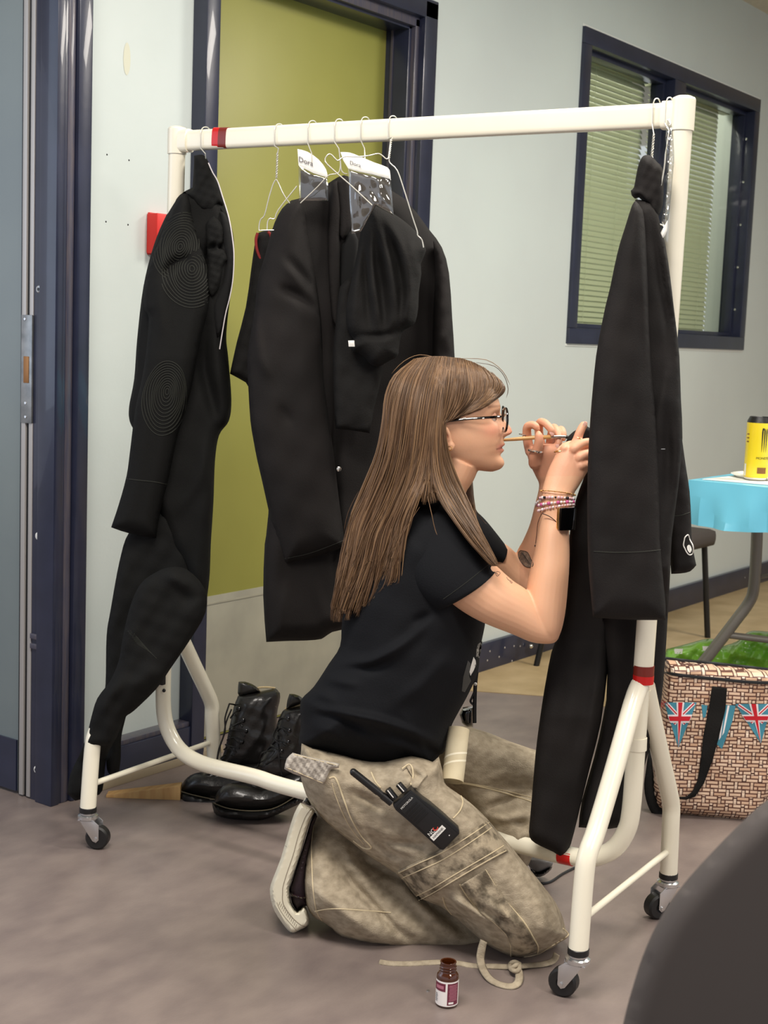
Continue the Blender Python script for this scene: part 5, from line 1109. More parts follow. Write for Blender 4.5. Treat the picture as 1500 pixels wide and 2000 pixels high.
# ---- jeans
jd = lambda x, y: 2.475-.06*min(1, max(0, (x-640)/420))
K8 = lambda p: T(p, 3, 480, 1300); K4 = lambda p: T(p, 4.347, 860, 1480)
thigh = [(589, 1452), (613, 1460), (671, 1474), (707, 1484), (751, 1487), (803, 1476), (845, 1488), (857, 1478), (864, 1505), (868, 1528), (880, 1540), (906, 1558), (929, 1577), (952, 1600), (975, 1627), (998, 1653), (1021, 1682), (1049, 1715), (1067, 1738), (1080, 1755), (1092, 1775), (1100, 1795), (1105, 1814), (1111, 1824), (1108, 1832), (1092, 1842), (1078, 1852), (1051, 1863), (1021, 1871), (996, 1869), (959, 1850), (936, 1834), (906, 1806), (883, 1788), (860, 1770), (826, 1757), (800, 1733), (773, 1706), (720, 1672), (687, 1645), (640, 1608), (607, 1570), (592, 1535), (586, 1505)]
jf = [(K8([(600, 740), (700, 780), (820, 860)]), -.010, 7), (K8([(760, 1000), (880, 1040), (1050, 1050)]), -.010, 6), (K8([(700, 960), (820, 1080), (960, 1150)]), -.012, 7), (K8([(560, 720), (640, 900), (740, 1060)]), .006, 6),
      (K4([(60, 1180), (200, 1250), (330, 1320), (480, 1400)]), .014, 6), (K4([(120, 1330), (230, 1420), (330, 1500)]), -.014, 6), (K4([(180, 1100), (300, 1270), (450, 1350), (640, 1420)]), -.012, 6), (K4([(400, 1200), (520, 1330), (700, 1450)]), .012, 8),
      (K4([(910, 1180), (960, 1300), (1020, 1420), (1060, 1470)]), .012, 5), (K4([(890, 1200), (940, 1320), (1000, 1440)]), -.010, 4), (K4([(330, 1520), (440, 1600), (580, 1680)]), .012, 7), (K8([(1150, 1350), (1250, 1480), (1370, 1600)]), -.012, 8),
      (K4([(150, 420), (250, 470), (340, 500)]), -.006, 7), (K8([(960, 600), (1000, 650), (1040, 640)]), -.012, 5)]
jf = [(a, b*1.5, c) for a, b, c in jf]
th_ = slab(MB(), thigh, lambda x, y: jd(x, y)-.012, .100, 60, 5, smooth=2, folds=jf, ripple=.0012, rs=.05, puff=.8)
jo = obj('jeans', th_, denim, per, angle=60)
cal = [(613, 1575), (606, 1613), (597, 1667), (594, 1717), (598, 1765), (612, 1790), (630, 1800), (647, 1812), (667, 1829), (713, 1842), (760, 1848), (813, 1853), (860, 1862), (897, 1872), (940, 1879), (980, 1882), (1030, 1872), (1040, 1835), (970, 1765), (870, 1670), (730, 1580), (645, 1545)]
cfolds = [(K8([(480, 1060), (600, 1250), (720, 1380), (900, 1560), (1080, 1660)]), -.014, 7), (K8([(690, 1080), (720, 1150), (800, 1200), (950, 1260)]), -.012, 7), (K8([(540, 1000), (640, 1180), (760, 1330)]), .010, 10), (K8([(860, 1220), (1000, 1380), (1200, 1560), (1300, 1640)]), .012, 10), (K8([(960, 1300), (1080, 1400), (1300, 1570)]), -.012, 7)]
cfolds = [(a, b*1.3, c) for a, b, c in cfolds]
ca_ = slab(MB(), cal, lambda x, y: 2.565-.11*min(1, max(0, (y-1587-(x-613)*.752)/150))-.045*min(1, max(0, (x-640)/400)), .080, 55, 5, smooth=2, folds=cfolds, ripple=.0012, rs=.05, puff=.8); obj('lower_leg', ca_, denim, jo, angle=60)
far = [(850, 1440), (885, 1422), (909, 1418), (927, 1423), (959, 1433), (995, 1448), (1049, 1466), (1085, 1482), (1110, 1520), (1108, 1580), (1085, 1640), (1062, 1660), (1044, 1664), (1032, 1690), (1018, 1700), (1000, 1690), (975, 1655), (950, 1625), (900, 1560), (860, 1520)]
ff = [(T([(340, 1250), (550, 1190), (700, 1130), (790, 1100)], 4.445, 860, 1300), -.014, 7), (T([(390, 1310), (600, 1330), (700, 1310), (780, 1290)], 4.445, 860, 1300), .014, 5), (T([(600, 1330), (700, 1370), (780, 1400)], 4.445, 860, 1300), -.010, 5), (T([(360, 1020), (500, 950), (600, 910)], 4.445, 860, 1300), .006, 7), (T([(650, 1060), (760, 1000)], 4.445, 860, 1300), -.006, 5), (T([(610, 1540), (700, 1500), (780, 1470)], 4.445, 860, 1300), .012, 5)]
fa_ = slab(MB(), far, lambda x, y: 2.68-.06*min(1, max(0, (y-1540)/90)), .085, 56, 5, smooth=2, folds=ff, ripple=.0015, rs=.05, puff=.8); obj('far_leg', fa_, denim, jo, angle=60)
hp = MB(); loft(hp, [(600, 1462, 850, 1490, 2.55, .13), (606, 1500, 858, 1530, 2.555, .13), (625, 1545, 860, 1570, 2.56, .12), (660, 1590, 850, 1600, 2.57, .10)], 26); obj('seat_of_jeans', hp, denim, jo)
# waistband flap at the back
wf_ = K8([(240, 545), (275, 510), (330, 525), (440, 550), (550, 575), (545, 600), (500, 610), (480, 650), (455, 697), (360, 660), (280, 635), (225, 605)])
m = slab(MB(), wf_, 2.365, .006, 6, 3, smooth=2, ripple=.004, rs=.35); fo = obj('waistband', m, mat('bleached_denim', (150, 142, 132), .85, rgb2=(196, 188, 176), nscale=60, detail=8, bump=.6, bscale=200), jo, label='loose stiff waistband standing away at the back'); wv_ = m.bvh()
m = MB(); line_on(m, wv_, K8([(238, 598), (350, 645), (450, 688)]), .0008, .0004); line_on(m, wv_, K8([(285, 520), (400, 550), (540, 585)]), .0008, .0004); obj('stitching', m, thread_m, fo)
bb3 = [th_.bvh(), ca_.bvh()]; fb3 = [fa_.bvh()]
# seams: a raised welt and pale stitch
def seam(name, pts, bv, r=.0013, m=thread_m, off=.0004): q = MB(); line_on(q, bv, pts, r, off, k=6); return obj(name, q, m, jo)
seam('back_pocket_edge', K8([(490, 660), (520, 655), (545, 700), (580, 800), (620, 900), (680, 1000), (735, 1065), (690, 1068), (630, 1025)]), bb3, .0016)
seam('back_pocket_stitch', K8([(505, 690), (525, 760), (570, 870), (620, 960), (690, 1045)]), bb3, .0008)
seam('fly_seam', K8([(735, 625), (760, 680), (790, 715)]), bb3)
seam('front_pocket_edge', K8([(1260, 760), (1272, 800), (1255, 850), (1215, 895)]), bb3)
seam('outer_seam', K4([(380, 950), (440, 1050), (520, 1180), (620, 1290), (720, 1410), (790, 1530), (828, 1600), (825, 1660)]), bb3, .0015)
seam('outer_seam', K4([(165, 1075), (240, 1190), (340, 1310), (460, 1400), (560, 1500), (600, 1600), (598, 1695)]), bb3, .0015)
seam('knee_seam', K4([(700, 1692), (830, 1665), (920, 1610), (1000, 1560), (1060, 1525), (1085, 1495), (1040, 1450)]), bb3, .0016)
seam('cargo_seam', K4([(20, 1185), (45, 1260), (95, 1330)]), bb3)
seam('leg_hem', K8([(405, 1440), (500, 1425), (650, 1432), (850, 1447)]), bb3, .001)
seam('cuff_hem', K8([(400, 930), (385, 1050), (388, 1200), (395, 1320), (415, 1440), (450, 1500)]), bb3, .001)
seam('inner_seam', T([(110, 1010), (300, 1040), (520, 1095), (700, 1150), (790, 1180)], 4.445, 860, 1300), fb3, .0014)
seam('inner_stitch', T([(200, 1015), (400, 1050), (600, 1095), (790, 1145)], 4.445, 860, 1300), fb3, .0007)
# cargo pocket flap and strips
fl1 = K8([(890, 1205), (1000, 1150), (1115, 1095), (1250, 1015), (1420, 905), (1470, 970), (1510, 1040), (1540, 1090), (1440, 1140), (1255, 1245), (1100, 1340), (1020, 1382), (960, 1310), (905, 1245)])
m = MB(); patch_on(m, bb3, fl1, .006, 6, thick=.006); fo = obj('cargo_flap', m, denim_d, jo, label='cargo pocket flap with dark frayed edges'); fv = m.bvh()
for P in (K8([(895, 1215), (1010, 1160), (1130, 1105), (1260, 1030), (1425, 920)]), K8([(915, 1245), (1020, 1200), (1140, 1145), (1280, 1060), (1440, 950)]), K8([(1015, 1375), (1110, 1325), (1260, 1235), (1440, 1130), (1535, 1080)]), K8([(1000, 1350), (1100, 1300), (1250, 1210), (1430, 1105), (1520, 1050)])):
    m = MB(); line_on(m, [fv], P, .0010, .0004); obj('flap_stitch', m, thread_m, fo)
m = MB(); patch_on(m, bb3, K4([(172, 1080), (382, 950), (450, 1060), (540, 1190), (630, 1300), (720, 1420), (790, 1540), (822, 1610), (820, 1662), (600, 1690), (600, 1600), (560, 1500), (460, 1400), (340, 1310), (240, 1190)]), .0065, 4, thick=.006); obj('side_panel', m, denim_d, jo, label='darker side panel running down to the knee')
m = MB(); patch_on(m, bb3, K8([(940, 590), (975, 575), (1050, 600), (1065, 640), (1030, 680), (1005, 720), (985, 720), (965, 700), (975, 650)]), .006, 3, thick=.005, dflt=2.42); obj('belt_loop', m, denim, jo)
m = MB(); m.tube([hit(bb3, x, y, .008, 2.42) for x, y in K8([(915, 605), (955, 578), (975, 600), (980, 650), (965, 700)])], .0014, 6, smooth=4); obj('belt_loop_edge', m, thread_m, jo)
m = slab(MB(), K4([(690, 860), (745, 745), (785, 750), (740, 890), (700, 885)]), 2.60, .006, 5, 3, smooth=0, ripple=.002, rs=.4); obj('far_cuff', m, denim_d, jo)
# drawstring with knot on the floor
def ribbon(mb, pts, w=.0065, t=.0011):
    P = [np.array(G(x, y, z)) for x, y, z in pts]; mb.tube(P, w, 8, flat=.30, up=unit(Zv-Av*.35), smooth=5); return mb
DS = lambda p: [(a/3.125+700, b/3.125+1780, c) for a, b, c in p]
ds = MB(); ribbon(ds, DS([(128, 308, .002), (200, 318, .002), (300, 320, .002), (400, 315, .002), (500, 310, .002), (600, 315, .002), (700, 332, .002), (820, 335, .003), (920, 338, .004), (980, 335, .008), (1050, 330, .004), (1130, 322, .004), (1190, 300, .008), (1210, 260, .02)]))
dso = obj('drawstring', ds, denim, jo, label='flat denim drawstring trailing on the floor')
ds = MB(); ribbon(ds, DS([(765, 180, .05), (752, 230, .035), (745, 290, .018), (760, 350, .008), (800, 410, .004), (860, 445, .003), (930, 458, .003), (970, 440, .004), (982, 400, .006), (975, 360, .010), (950, 330, .012)]), .0072); obj('drawstring_loop', ds, denim, dso)
kn = MB(); P = [G(*p) for p in DS([(925, 330, .008), (940, 312, .013), (965, 312, .014), (985, 335, .012), (970, 365, .012), (935, 355, .012)])]; kn.tube(P, .0042, 8, closed=True, smooth=4); kn.tube([G(*p) for p in DS([(930, 350, .010), (960, 330, .016), (985, 320, .010)])], .004, 8, smooth=4); obj('knot', kn, denim, dso)
# ---- near shoe
SH = lambda p: T(p, 5.769, 500, 1520)
sole = SH([(490, 290), (520, 283), (635, 340), (668, 372), (640, 425), (600, 520), (540, 720), (480, 930), (405, 1150), (382, 1230), (380, 1285), (398, 1400), (430, 1460), (462, 1500), (500, 1470), (550, 1425), (575, 1480), (600, 1570), (598, 1625), (575, 1668), (500, 1710), (430, 1750), (395, 1745), (360, 1715), (290, 1625), (210, 1500), (170, 1380), (155, 1250), (190, 1130), (280, 900), (360, 620), (430, 400)])
so = slab(MB(), sole, 2.47, .045, 7, 4, smooth=2); sho = obj('shoe', so, white_r, per, label='cream rubber sole of her near shoe, toe on the floor and heel up'); sv = so.bvh()
m = MB(); line_on(m, sv, SH([(620, 350), (560, 430), (480, 640), (420, 860), (345, 1080), (305, 1220), (300, 1290), (300, 1380), (330, 1460), (420, 1580), (520, 1660), (580, 1665)]), .0008, .0002); obj('foxing_line', m, mat('foxing_grey', (150, 140, 122), .6), sho)
m = MB(); line_on(m, sv, SH([(235, 1400), (270, 1480), (330, 1570), (400, 1650), (460, 1720)]), .0005, .0002)
for k in range(12): x0_, y0_ = 250+k*17, 1405+k*23; line_on(m, sv, SH([(x0_+22, y0_-14), (x0_+8, y0_+24)]), .0005, .0002, k=2)
obj('tread_marks', m, bpy.data.materials['foxing_grey'], sho, kind='stuff')
m = slab(MB(), SH([(660, 380), (690, 430), (640, 560), (600, 800), (570, 1000), (580, 1300), (590, 1440), (540, 1440), (500, 1470), (462, 1500), (405, 1410), (382, 1285), (385, 1220), (470, 960), (545, 720), (610, 500)]), 2.475, .034, 12, 4, smooth=2); obj('shoe_upper', m, maroon, sho)
m = slab(MB(), SH([(380, 1280), (480, 1300), (575, 1330), (570, 1360), (520, 1380), (470, 1370), (400, 1340)]), 2.462, .040, 7, 3, smooth=2); obj('shoe_strap', m, mat('maroon_gloss', (40, 22, 28), .15, coat=.6), sho)
m = slab(MB(), SH([(520, 275), (560, 215), (610, 240), (640, 330), (580, 310)]), 2.50, .02, 6, 3, smooth=2); obj('heel_tab', m, black_gl, sho)
# far shoe
m = MB(); fsd = 2.735
s1 = slab(MB(), K4([(740, 830), (830, 825), (920, 850), (955, 880), (950, 915), (880, 965), (820, 985), (760, 930), (730, 880)]), fsd, .04, 14, 4, smooth=2, puff=.8); q = obj('far_shoe', s1, mat('grey_canvas', (122, 120, 118), .7), per, label='grey far shoe planted under the rack rail')
m = slab(MB(), K4([(760, 930), (800, 970), (850, 975), (950, 920), (940, 950), (880, 1000), (820, 1012), (780, 985)]), fsd, .043, 6, 3, smooth=2); obj('far_shoe_sole', m, black_pl, q)
# ---- hair
hair_m = mat('brown_hair', (110, 84, 60), .42, rgb2=(156, 126, 94), nscale=60, detail=4, ncontrast=(.3, .75), stretch=(1.6, 1.6, .07), spec=.45)
hair_d = mat('brown_hair_underlayer', (70, 51, 36), .5, rgb2=(88, 67, 49), nscale=90, stretch=(1.5, 1.5, .08), bump=.5, bscale=220)
HR = lambda p: T(p, 3.6375, 640, 680)
capout = [(832, 697), (860, 694), (887, 698), (907, 702), (926, 708), (945, 718), (960, 729), (976, 745), (986, 756), (990, 764), (975, 776), (948, 796), (915, 810), (890, 822), (868, 829), (866, 840), (862, 860), (868, 885), (884, 922), (850, 960), (760, 930), (743, 859), (747, 817), (751, 776), (758, 749), (777, 724), (805, 705)]
tmpm = MB(); head_mesh(tmpm, grow=4.5, nose=False); V = np.array(tmpm.v); rel = V-Cv; kf = rel@Fv
PP = np.stack([PCX+FPX*(rel@Rv)/kf, PCY-FPX*(rel@Uv)/kf], 1); ins = inside(PP, capout)
fk = [f for f in tmpm.f if all(ins[i] for i in f)]
cap = MB(); cap.add(tmpm.v, fk)
used = sorted({i for f in fk for i in f}); rm = {i: k for k, i in enumerate(used)}
cap = MB(); cap.add([tmpm.v[i] for i in used], [tuple(rm[i] for i in f) for f in fk]); capb = cap.bvh()
slab(cap, [(752, 800), (790, 830), (850, 850), (864, 880), (880, 925), (900, 965), (925, 1010), (945, 1060), (972, 1106), (962, 1100), (935, 1062), (905, 1030), (880, 1005), (850, 985), (815, 985), (790, 1025), (770, 1075), (765, 1100), (742, 1110), (705, 1140), (668, 1150), (664, 1120), (680, 1050), (692, 1000), (712, 945), (733, 900), (744, 850)], lambda x, y: 2.512-.035*min(1, max(0, (y-900)/150))-.055*min(1, max(0, (x-850)/80))*(y > 900), .026, 24, 6, smooth=2, puff=.6)
slab(cap, [(898, 930), (914, 915), (923, 935), (927, 990), (935, 1030), (928, 1045), (912, 1010), (902, 960)], 2.60, .012, 8, 5, smooth=2)
hro = obj('hair', cap, hair_d, per, angle=70)
guides = {
 'back': [
  [(812, 701, 2.52), (766, 740, 2.50), (752, 790, 2.49), (744, 860, 2.48), (720, 930, 2.48), (692, 1000, 2.48), (677, 1062, 2.48), (660, 1130, 2.48), (643, 1220, 2.48)],
  [(822, 699, 2.51), (785, 748, 2.465), (770, 820, 2.45), (758, 890, 2.445), (733, 960, 2.45), (706, 1030, 2.45), (694, 1100, 2.445), (680, 1160, 2.44), (656, 1214, 2.44)],
  [(835, 697, 2.505), (806, 752, 2.452), (793, 830, 2.435), (783, 900, 2.43), (757, 975, 2.435), (728, 1045, 2.43), (716, 1110, 2.425), (700, 1170, 2.42), (690, 1206, 2.42)],
  [(847, 696, 2.50), (824, 760, 2.447), (812, 840, 2.428), (803, 910, 2.425), (782, 970, 2.42), (752, 1035, 2.415), (742, 1100, 2.41), (735, 1150, 2.41), (722, 1198, 2.41)],
  [(857, 696, 2.50), (838, 770, 2.445), (828, 850, 2.428), (820, 915, 2.42), (802, 965, 2.405), (776, 1025, 2.40), (764, 1080, 2.395), (762, 1120, 2.395), (752, 1168, 2.395)],
  [(866, 696, 2.50), (849, 780, 2.444), (838, 860, 2.43), (832, 920, 2.415), (818, 965, 2.395), (797, 1010, 2.385), (780, 1060, 2.38), (772, 1100, 2.378), (771, 1150, 2.378)]],
 'front': [
  [(868, 697, 2.50), (852, 790, 2.444), (843, 865, 2.43), (845, 925, 2.412), (862, 975, 2.385), (892, 1022, 2.360), (930, 1072, 2.345), (968, 1110, 2.340)],
  [(873, 697, 2.50), (858, 795, 2.444), (853, 865, 2.433), (858, 925, 2.42), (877, 972, 2.40), (905, 1015, 2.375), (938, 1062, 2.355), (972, 1109, 2.343)],
  [(878, 698, 2.50), (864, 800, 2.446), (863, 865, 2.438), (872, 920, 2.43), (890, 965, 2.42), (914, 1006, 2.40), (942, 1050, 2.375), (975, 1107, 2.355)],
  [(884, 699, 2.50), (869, 805, 2.448), (870, 860, 2.443), (884, 915, 2.445), (903, 958, 2.44), (921, 1000, 2.425), (935, 1040, 2.41), (948, 1078, 2.40)]],
 'bangs': [
  [(880, 698, 2.50), (874, 750, 2.455), (868, 800, 2.446), (862, 836, 2.444)],
  [(895, 699, 2.505), (895, 750, 2.455), (885, 795, 2.446), (868, 829, 2.445)],
  [(910, 703, 2.51), (917, 752, 2.46), (905, 793, 2.450), (872, 827, 2.446)],
  [(926, 709, 2.51), (938, 750, 2.472), (922, 788, 2.458), (874, 826, 2.447)],
  [(942, 717, 2.515), (957, 748, 2.485), (938, 784, 2.468), (884, 821, 2.450)],
  [(958, 729, 2.515), (973, 752, 2.50), (950, 784, 2.478), (905, 812, 2.458)],
  [(965, 737, 2.52), (985, 758, 2.515), (972, 776, 2.50), (940, 798, 2.478)]],
 'mid': [
  [(866, 697, 2.50), (849, 780, 2.444), (838, 860, 2.43), (832, 920, 2.415), (822, 955, 2.40), (808, 988, 2.392)],
  [(867, 697, 2.50), (850, 785, 2.444), (840, 862, 2.43), (839, 922, 2.414), (838, 955, 2.405), (836, 990, 2.395)],
  [(868, 697, 2.50), (852, 790, 2.444), (843, 865, 2.43), (845, 925, 2.412), (852, 955, 2.40), (862, 982, 2.385)]],
 'far': [
  [(908, 905, 2.60), (911, 940, 2.60), (915, 985, 2.595), (925, 1030, 2.59)],
  [(916, 915, 2.61), (922, 950, 2.61), (927, 995, 2.60), (934, 1036, 2.595)]],
}
tones = [('dark', (78, 56, 37)), ('mid', (96, 70, 47)), ('light', (120, 91, 62))]
crvs = []
for nme, _ in tones:
    c_ = bpy.data.curves.new('strands', 'CURVE'); c_.dimensions = '3D'; c_.bevel_depth = 1.0; c_.bevel_resolution = 0; crvs.append(c_)
crv = crvs[1]
rng = random.Random(7); CL = [0, 1, 2]; HB = [capb, headb]
def strand(P, r):
    z = rng.random(); crv = crvs[0] if z < .38 else (crvs[1] if z < .76 else crvs[2])
    sp = crv.splines.new('POLY'); Q = catmull([np.array(p, float) for p in P], 3); sp.points.add(len(Q)-1)
    ph = CL[0]+rng.random()*1.2; am = CL[1]*(.6+rng.random()*.8); fr = CL[2]; m = len(Q)
    for i, q in enumerate(Q):
        t = i/(m-1); w_ = am*math.sin(ph+fr*t*5)*(.25+1.9*t*t)
        dd_ = q[2]-.0012*math.sin(ph*2+t*7)*(1+2*t)
        if True: hh = hit(HB, q[0], q[1], 0); lastd = (dep(hh)-.0015-.004*((ph*7) % 1)) if hh is not None else 9
        dd_ = min(dd_, lastd) if q[2] < 2.53 else dd_
        p = W(q[0]+w_, q[1], dd_); sp.points[i].co = (*p, 1)
        sp.points[i].radius = r*(.55+.6*math.sin(min(1, t*3)*math.pi/2))*(1 if t < .86 else max(.12, (1-t)/.14))
off = OFF[hro.name]
for g, n_, r_ in (('back', 3300, .00068), ('front', 1400, .00064), ('mid', 300, .00066), ('bangs', 1500, .00064), ('far', 160, .00066)):
    GS = guides[g]
    for k in range(n_):
        u = rng.random()*(len(GS)-1); a = int(u); f = u-a; A_, B_ = GS[a], GS[min(a+1, len(GS)-1)]; dz = rng.random()**1.3*.009+.0025*math.sin(u*23+a)+.0015*math.sin(u*57); sx = rng.gauss(0, 1.6)
        ln = 1-((int(u*6.5)*3) % 5)*.022*(g == 'back')-.22*rng.random()*(g == 'mid')-rng.random()**2*(.20 if g in ('back',) else .12)
        L = min(len(A_), len(B_)); P = [tuple(A_[i][c]*(1-f)+B_[i][c]*f for c in range(3)) for i in range(L)]
        # clump the ends
        P = [(p[0]+sx+rng.gauss(0, .5)+(math.sin(u*17)*3.2*(i/(L-1))**2 if g == 'back' else 0), p[1]+((math.sin(u*9)*7)*(i/(L-1))**3 if g == 'back' else 0), p[2]-dz+.003) for i, p in enumerate(P)]
        if ln < 1:
            Q = catmull([np.array(p) for p in P], 6); Q = Q[:max(4, int(len(Q)*ln))]; P = [tuple(q) for q in Q[::5]]+[tuple(Q[-1])]
        cl = int(u*6.5); CL[0] = (cl*2.4) % 6.28; CL[1] = (3.6 if g == 'back' else 1.3)*(.6+((cl*5) % 7)/7) if g in ('back', 'front') else .5; CL[2] = 1.3+((cl*3) % 5)*.22
        strand(P, r_*(.7+.6*rng.random()))
# flyaways
for P in ([(930, 708, 2.50), (965, 715, 2.49), (985, 735, 2.49), (993, 760, 2.49), (988, 778, 2.49)], [(900, 700, 2.5), (950, 703, 2.49), (982, 725, 2.49), (996, 752, 2.49)], [(835, 970, 2.36), (842, 1000, 2.35), (848, 1025, 2.345), (853, 1045, 2.345)], [(820, 990, 2.36), (800, 1020, 2.36), (785, 1050, 2.36)], [(926, 990, 2.57), (938, 1010, 2.57), (950, 1024, 2.57)], [(700, 960, 2.47), (680, 1000, 2.47), (672, 1040, 2.47)], [(860, 700, 2.5), (820, 693, 2.5), (790, 705, 2.5), (765, 730, 2.5)]): strand(P, .0005)
for (nme, rgb_), c_ in zip(tones, crvs):
    hm_ = mat('hair_'+nme, rgb_, .42, rgb2=tuple(min(255, v+14) for v in rgb_), nscale=40, stretch=(1.6, 1.6, .1), spec=.38)
    co_ = bpy.data.objects.new('strands', c_); scn.collection.objects.link(co_); c_.materials.append(hm_)
    dg = bpy.context.evaluated_depsgraph_get(); dg.update(); sm = bpy.data.meshes.new_from_object(co_.evaluated_get(dg)); bpy.data.objects.remove(co_)
    sm.transform(Matrix.Translation([-float(x) for x in off])); sm.polygons.foreach_set('use_smooth', [True]*len(sm.polygons)); sm.name = 'strands'
    if not sm.materials: sm.materials.append(hm_)
    so_ = bpy.data.objects.new('strands', sm); scn.collection.objects.link(so_); so_.parent = hro; so_['kind'] = 'stuff'; print('HAIR', len(sm.polygons))
# ---- glasses
FC = lambda p: T(p, 10, 860, 770)
ge = thing('glasses', 'black-framed glasses with a speckled temple worn by the kneeling person', 'glasses', W(985, 815, MD))
for s in (-1, 1):
    cx0, cy0 = (981, 823) if s < 0 else (986, 812)
    c_ = W(980, 818, MD)+Av*s*31*PXM+hr*(.000 if s < 0 else .000)
    m = MB(); R = []
    for j in range(28):
        q = 2*math.pi*j/28; R.append(c_+Av*(.0245*math.copysign(abs(math.cos(q))**.8, math.cos(q)))+Zv*(.0205*math.copysign(abs(math.sin(q))**.8, math.sin(q)))+hr*(.0035-.09*(.0245*math.cos(q))*s*(-1 if s > 0 else -1)*1.0))
    m.tube(R, .0021, 8, closed=True); obj('rim', m, black_gl, ge)
    l = MB(); l.add([r for r in R], [tuple(range(28))]); obj('lens', l, lens_g, ge, smooth=False)
m = MB(); m.tube([W(983, 812, MD)-Av*7*PXM, W(986, 810, MD), W(983, 812, MD)+Av*7*PXM], .002, 8, smooth=3); obj('bridge', m, black_gl, ge)
tb2 = [(978, 815, MD-.049), (977, 814, MD-.056), (960, 815, MD-.071), (930, 817, MD-.074), (905, 819, MD-.074), (880, 822, MD-.073)]
m = MB(); m.tube([W(*p) for p in tb2], .0022, 8, smooth=4); obj('temple', m, black_gl, ge)
m = MB()
for a, b in ((904, 910), (925, 932), (942, 946)): m.tube([W(a, 817.3, MD-.0762), W(b, 816.6, MD-.0762)], .0009, 6)
obj('temple_speckle', m, white_pl, ge)
m = MB(); m.tube([W(978, 815, MD+.049), W(960, 815, MD+.071), W(905, 819, MD+.074)], .0022, 8, smooth=4); obj('temple', m, black_gl, ge)
# ---- jewellery
m = MB(); m.tube([W(878+4.5*math.cos(a), 876+4.0*math.sin(a), 2.438-.003*math.cos(a)) for a in np.linspace(0, 2*math.pi, 17)[:-1]], .0007, 6, closed=True); m.tube([W(873+3*math.cos(a), 877+4*math.sin(a), 2.437) for a in np.linspace(0, 2*math.pi, 15)[:-1]], .0005, 6, closed=True)
tag(obj('earring', m, gold), 'tiny gold hoop earring in her near ear lobe', 'earring')
def ring_on(px, py, ax, rad, r, mm, label):
    h = hit(bodybvh, px, py, 0, 2.5)+Av*rad; m = MB(); a = unit(np.array(ax)); b = unit(np.cross(a, [.1, .2, 1.])); c = np.cross(a, b)
    m.tube([h+(b*math.cos(q)+c*math.sin(q))*(rad+r*.4) for q in np.linspace(0, 2*math.pi, 25)[:-1]], r, 8, closed=True, flat=1.0)
    return tag(obj('finger_ring', m, mm), label, 'ring')
ring_on(1047, 882, (.12*hr+Zv), .0108, .0024, silver, 'chunky silver ring at the base of her far thumb')
ring_on(1133, 857, (.45*hr+Zv*.9), .0082, .0008, gold, 'fine gold ring on the raised index finger near the coat')
ring_on(1095, 881, (-.3*hr+Zv), .0098, .0010, gold, 'thin gold ring on the bent knuckle of her near hand')
ring_on(1025, 850, (.15*hr+Zv), .0090, .0010, silver, 'small silver ring on the index finger hooked over the brush')
# bracelets and watch round the near wrist
def wristloop(y, tilt, n, rx, rd):
    d0 = np.interp(y, [945, 965, 1005, 1036], [2.468, 2.462, 2.455, 2.445]); x0 = np.interp(y, [945, 965, 1005, 1036], [1096, 1089, 1085, 1081])
    return [W(x0+rx*math.cos(a), y+tilt*math.cos(a)+2.5*math.sin(a)*-1, d0-rd*math.sin(a)) for a in [2*math.pi*i/n for i in range(n)]]
def beads(name, y, tilt, n, r, mats, label, rx=33, rd=.0262):
    e = thing(name, label, 'bracelet', wristloop(y, tilt, 4, rx, rd)[3]); L = wristloop(y, tilt, n, rx, rd)
    for i, p in enumerate(L): obj('bead', MB().ball(p, r*(.8+.4*((i*7) % 3)/2), 8, 6), mats[i % len(mats)], e)
    return e
pink = mat('pink_bead', (206, 96, 150), .3); bwhite = mat('white_bead', (232, 222, 222), .25); bblk = mat('black_bead', (22, 20, 22), .3); bpp = mat('pale_pink_bead', (226, 184, 190), .3)
m = MB(); m.tube(wristloop(963, 4, 40, 33, .0262), .0008, 6, closed=True)
for p in wristloop(963, 4, 18, 34, .0265): m.ball(p, .0014, 6, 5)
tag(obj('chain_bracelet', m, gold), 'fine gold chain bracelet, topmost on her near wrist', 'bracelet')
beads('bead_bracelet', 974, 1, 34, .0026, [bpp, bblk, bwhite, bpp], 'bracelet of pale pink and black beads below the gold chain', 33.5)
beads('bead_bracelet', 984, -3, 34, .0028, [bwhite, bwhite, pink], 'bracelet of white and bright pink beads above the watch', 34.5)
beads('bead_bracelet', 992, -6, 36, .0024, [bwhite, bpp], 'white and pale pink bracelet resting against the watch', 35)
m = MB(); m.tube([W(1059, 1003, 2.43), W(1072, 1008, 2.425), W(1084, 1017, 2.424), W(1095, 1029, 2.426)], .0008, 6, smooth=4); m.tube([W(1058, 1004, 2.44), W(1051, 1020, 2.442), W(1048, 1045, 2.445), W(1046, 1062, 2.447)], .0006, 6, smooth=4); m.ball(W(1046, 1066, 2.447), .0022)
tag(obj('cord_bracelet', m, mat('dark_cord', (60, 36, 26), .6)), 'thin brown cord bracelet with a dangling end below the beads', 'bracelet')
for (x, y) in ((1048, 964), (1050, 972), (1054, 979)): pass
m = MB()
L = [W(1073+26*math.cos(a), 970+16*math.cos(a)*-.9-5*math.sin(a), 2.615-.026*math.sin(a)) for a in np.linspace(0, 2*math.pi, 25)[:-1]]
e = thing('far_bracelet', 'white bead bracelet on her far wrist, mostly hidden', 'bracelet', L[6])
for p in L[::1]: obj('bead', MB().ball(p, .0026, 8, 6), bwhite, e)
wt_ = thing('smartwatch', 'black smartwatch with a gold case edge on her near wrist', 'watch', W(1104, 1012, 2.43))
ux, uy = unit(W(1114, 1014, 2.43)-W(1094, 1012, 2.43)), None
n_ = unit(-Av*.86+hr*.5); t_ = unit(np.cross(Zv, n_)); cW = W(1106, 1013, 2.422)
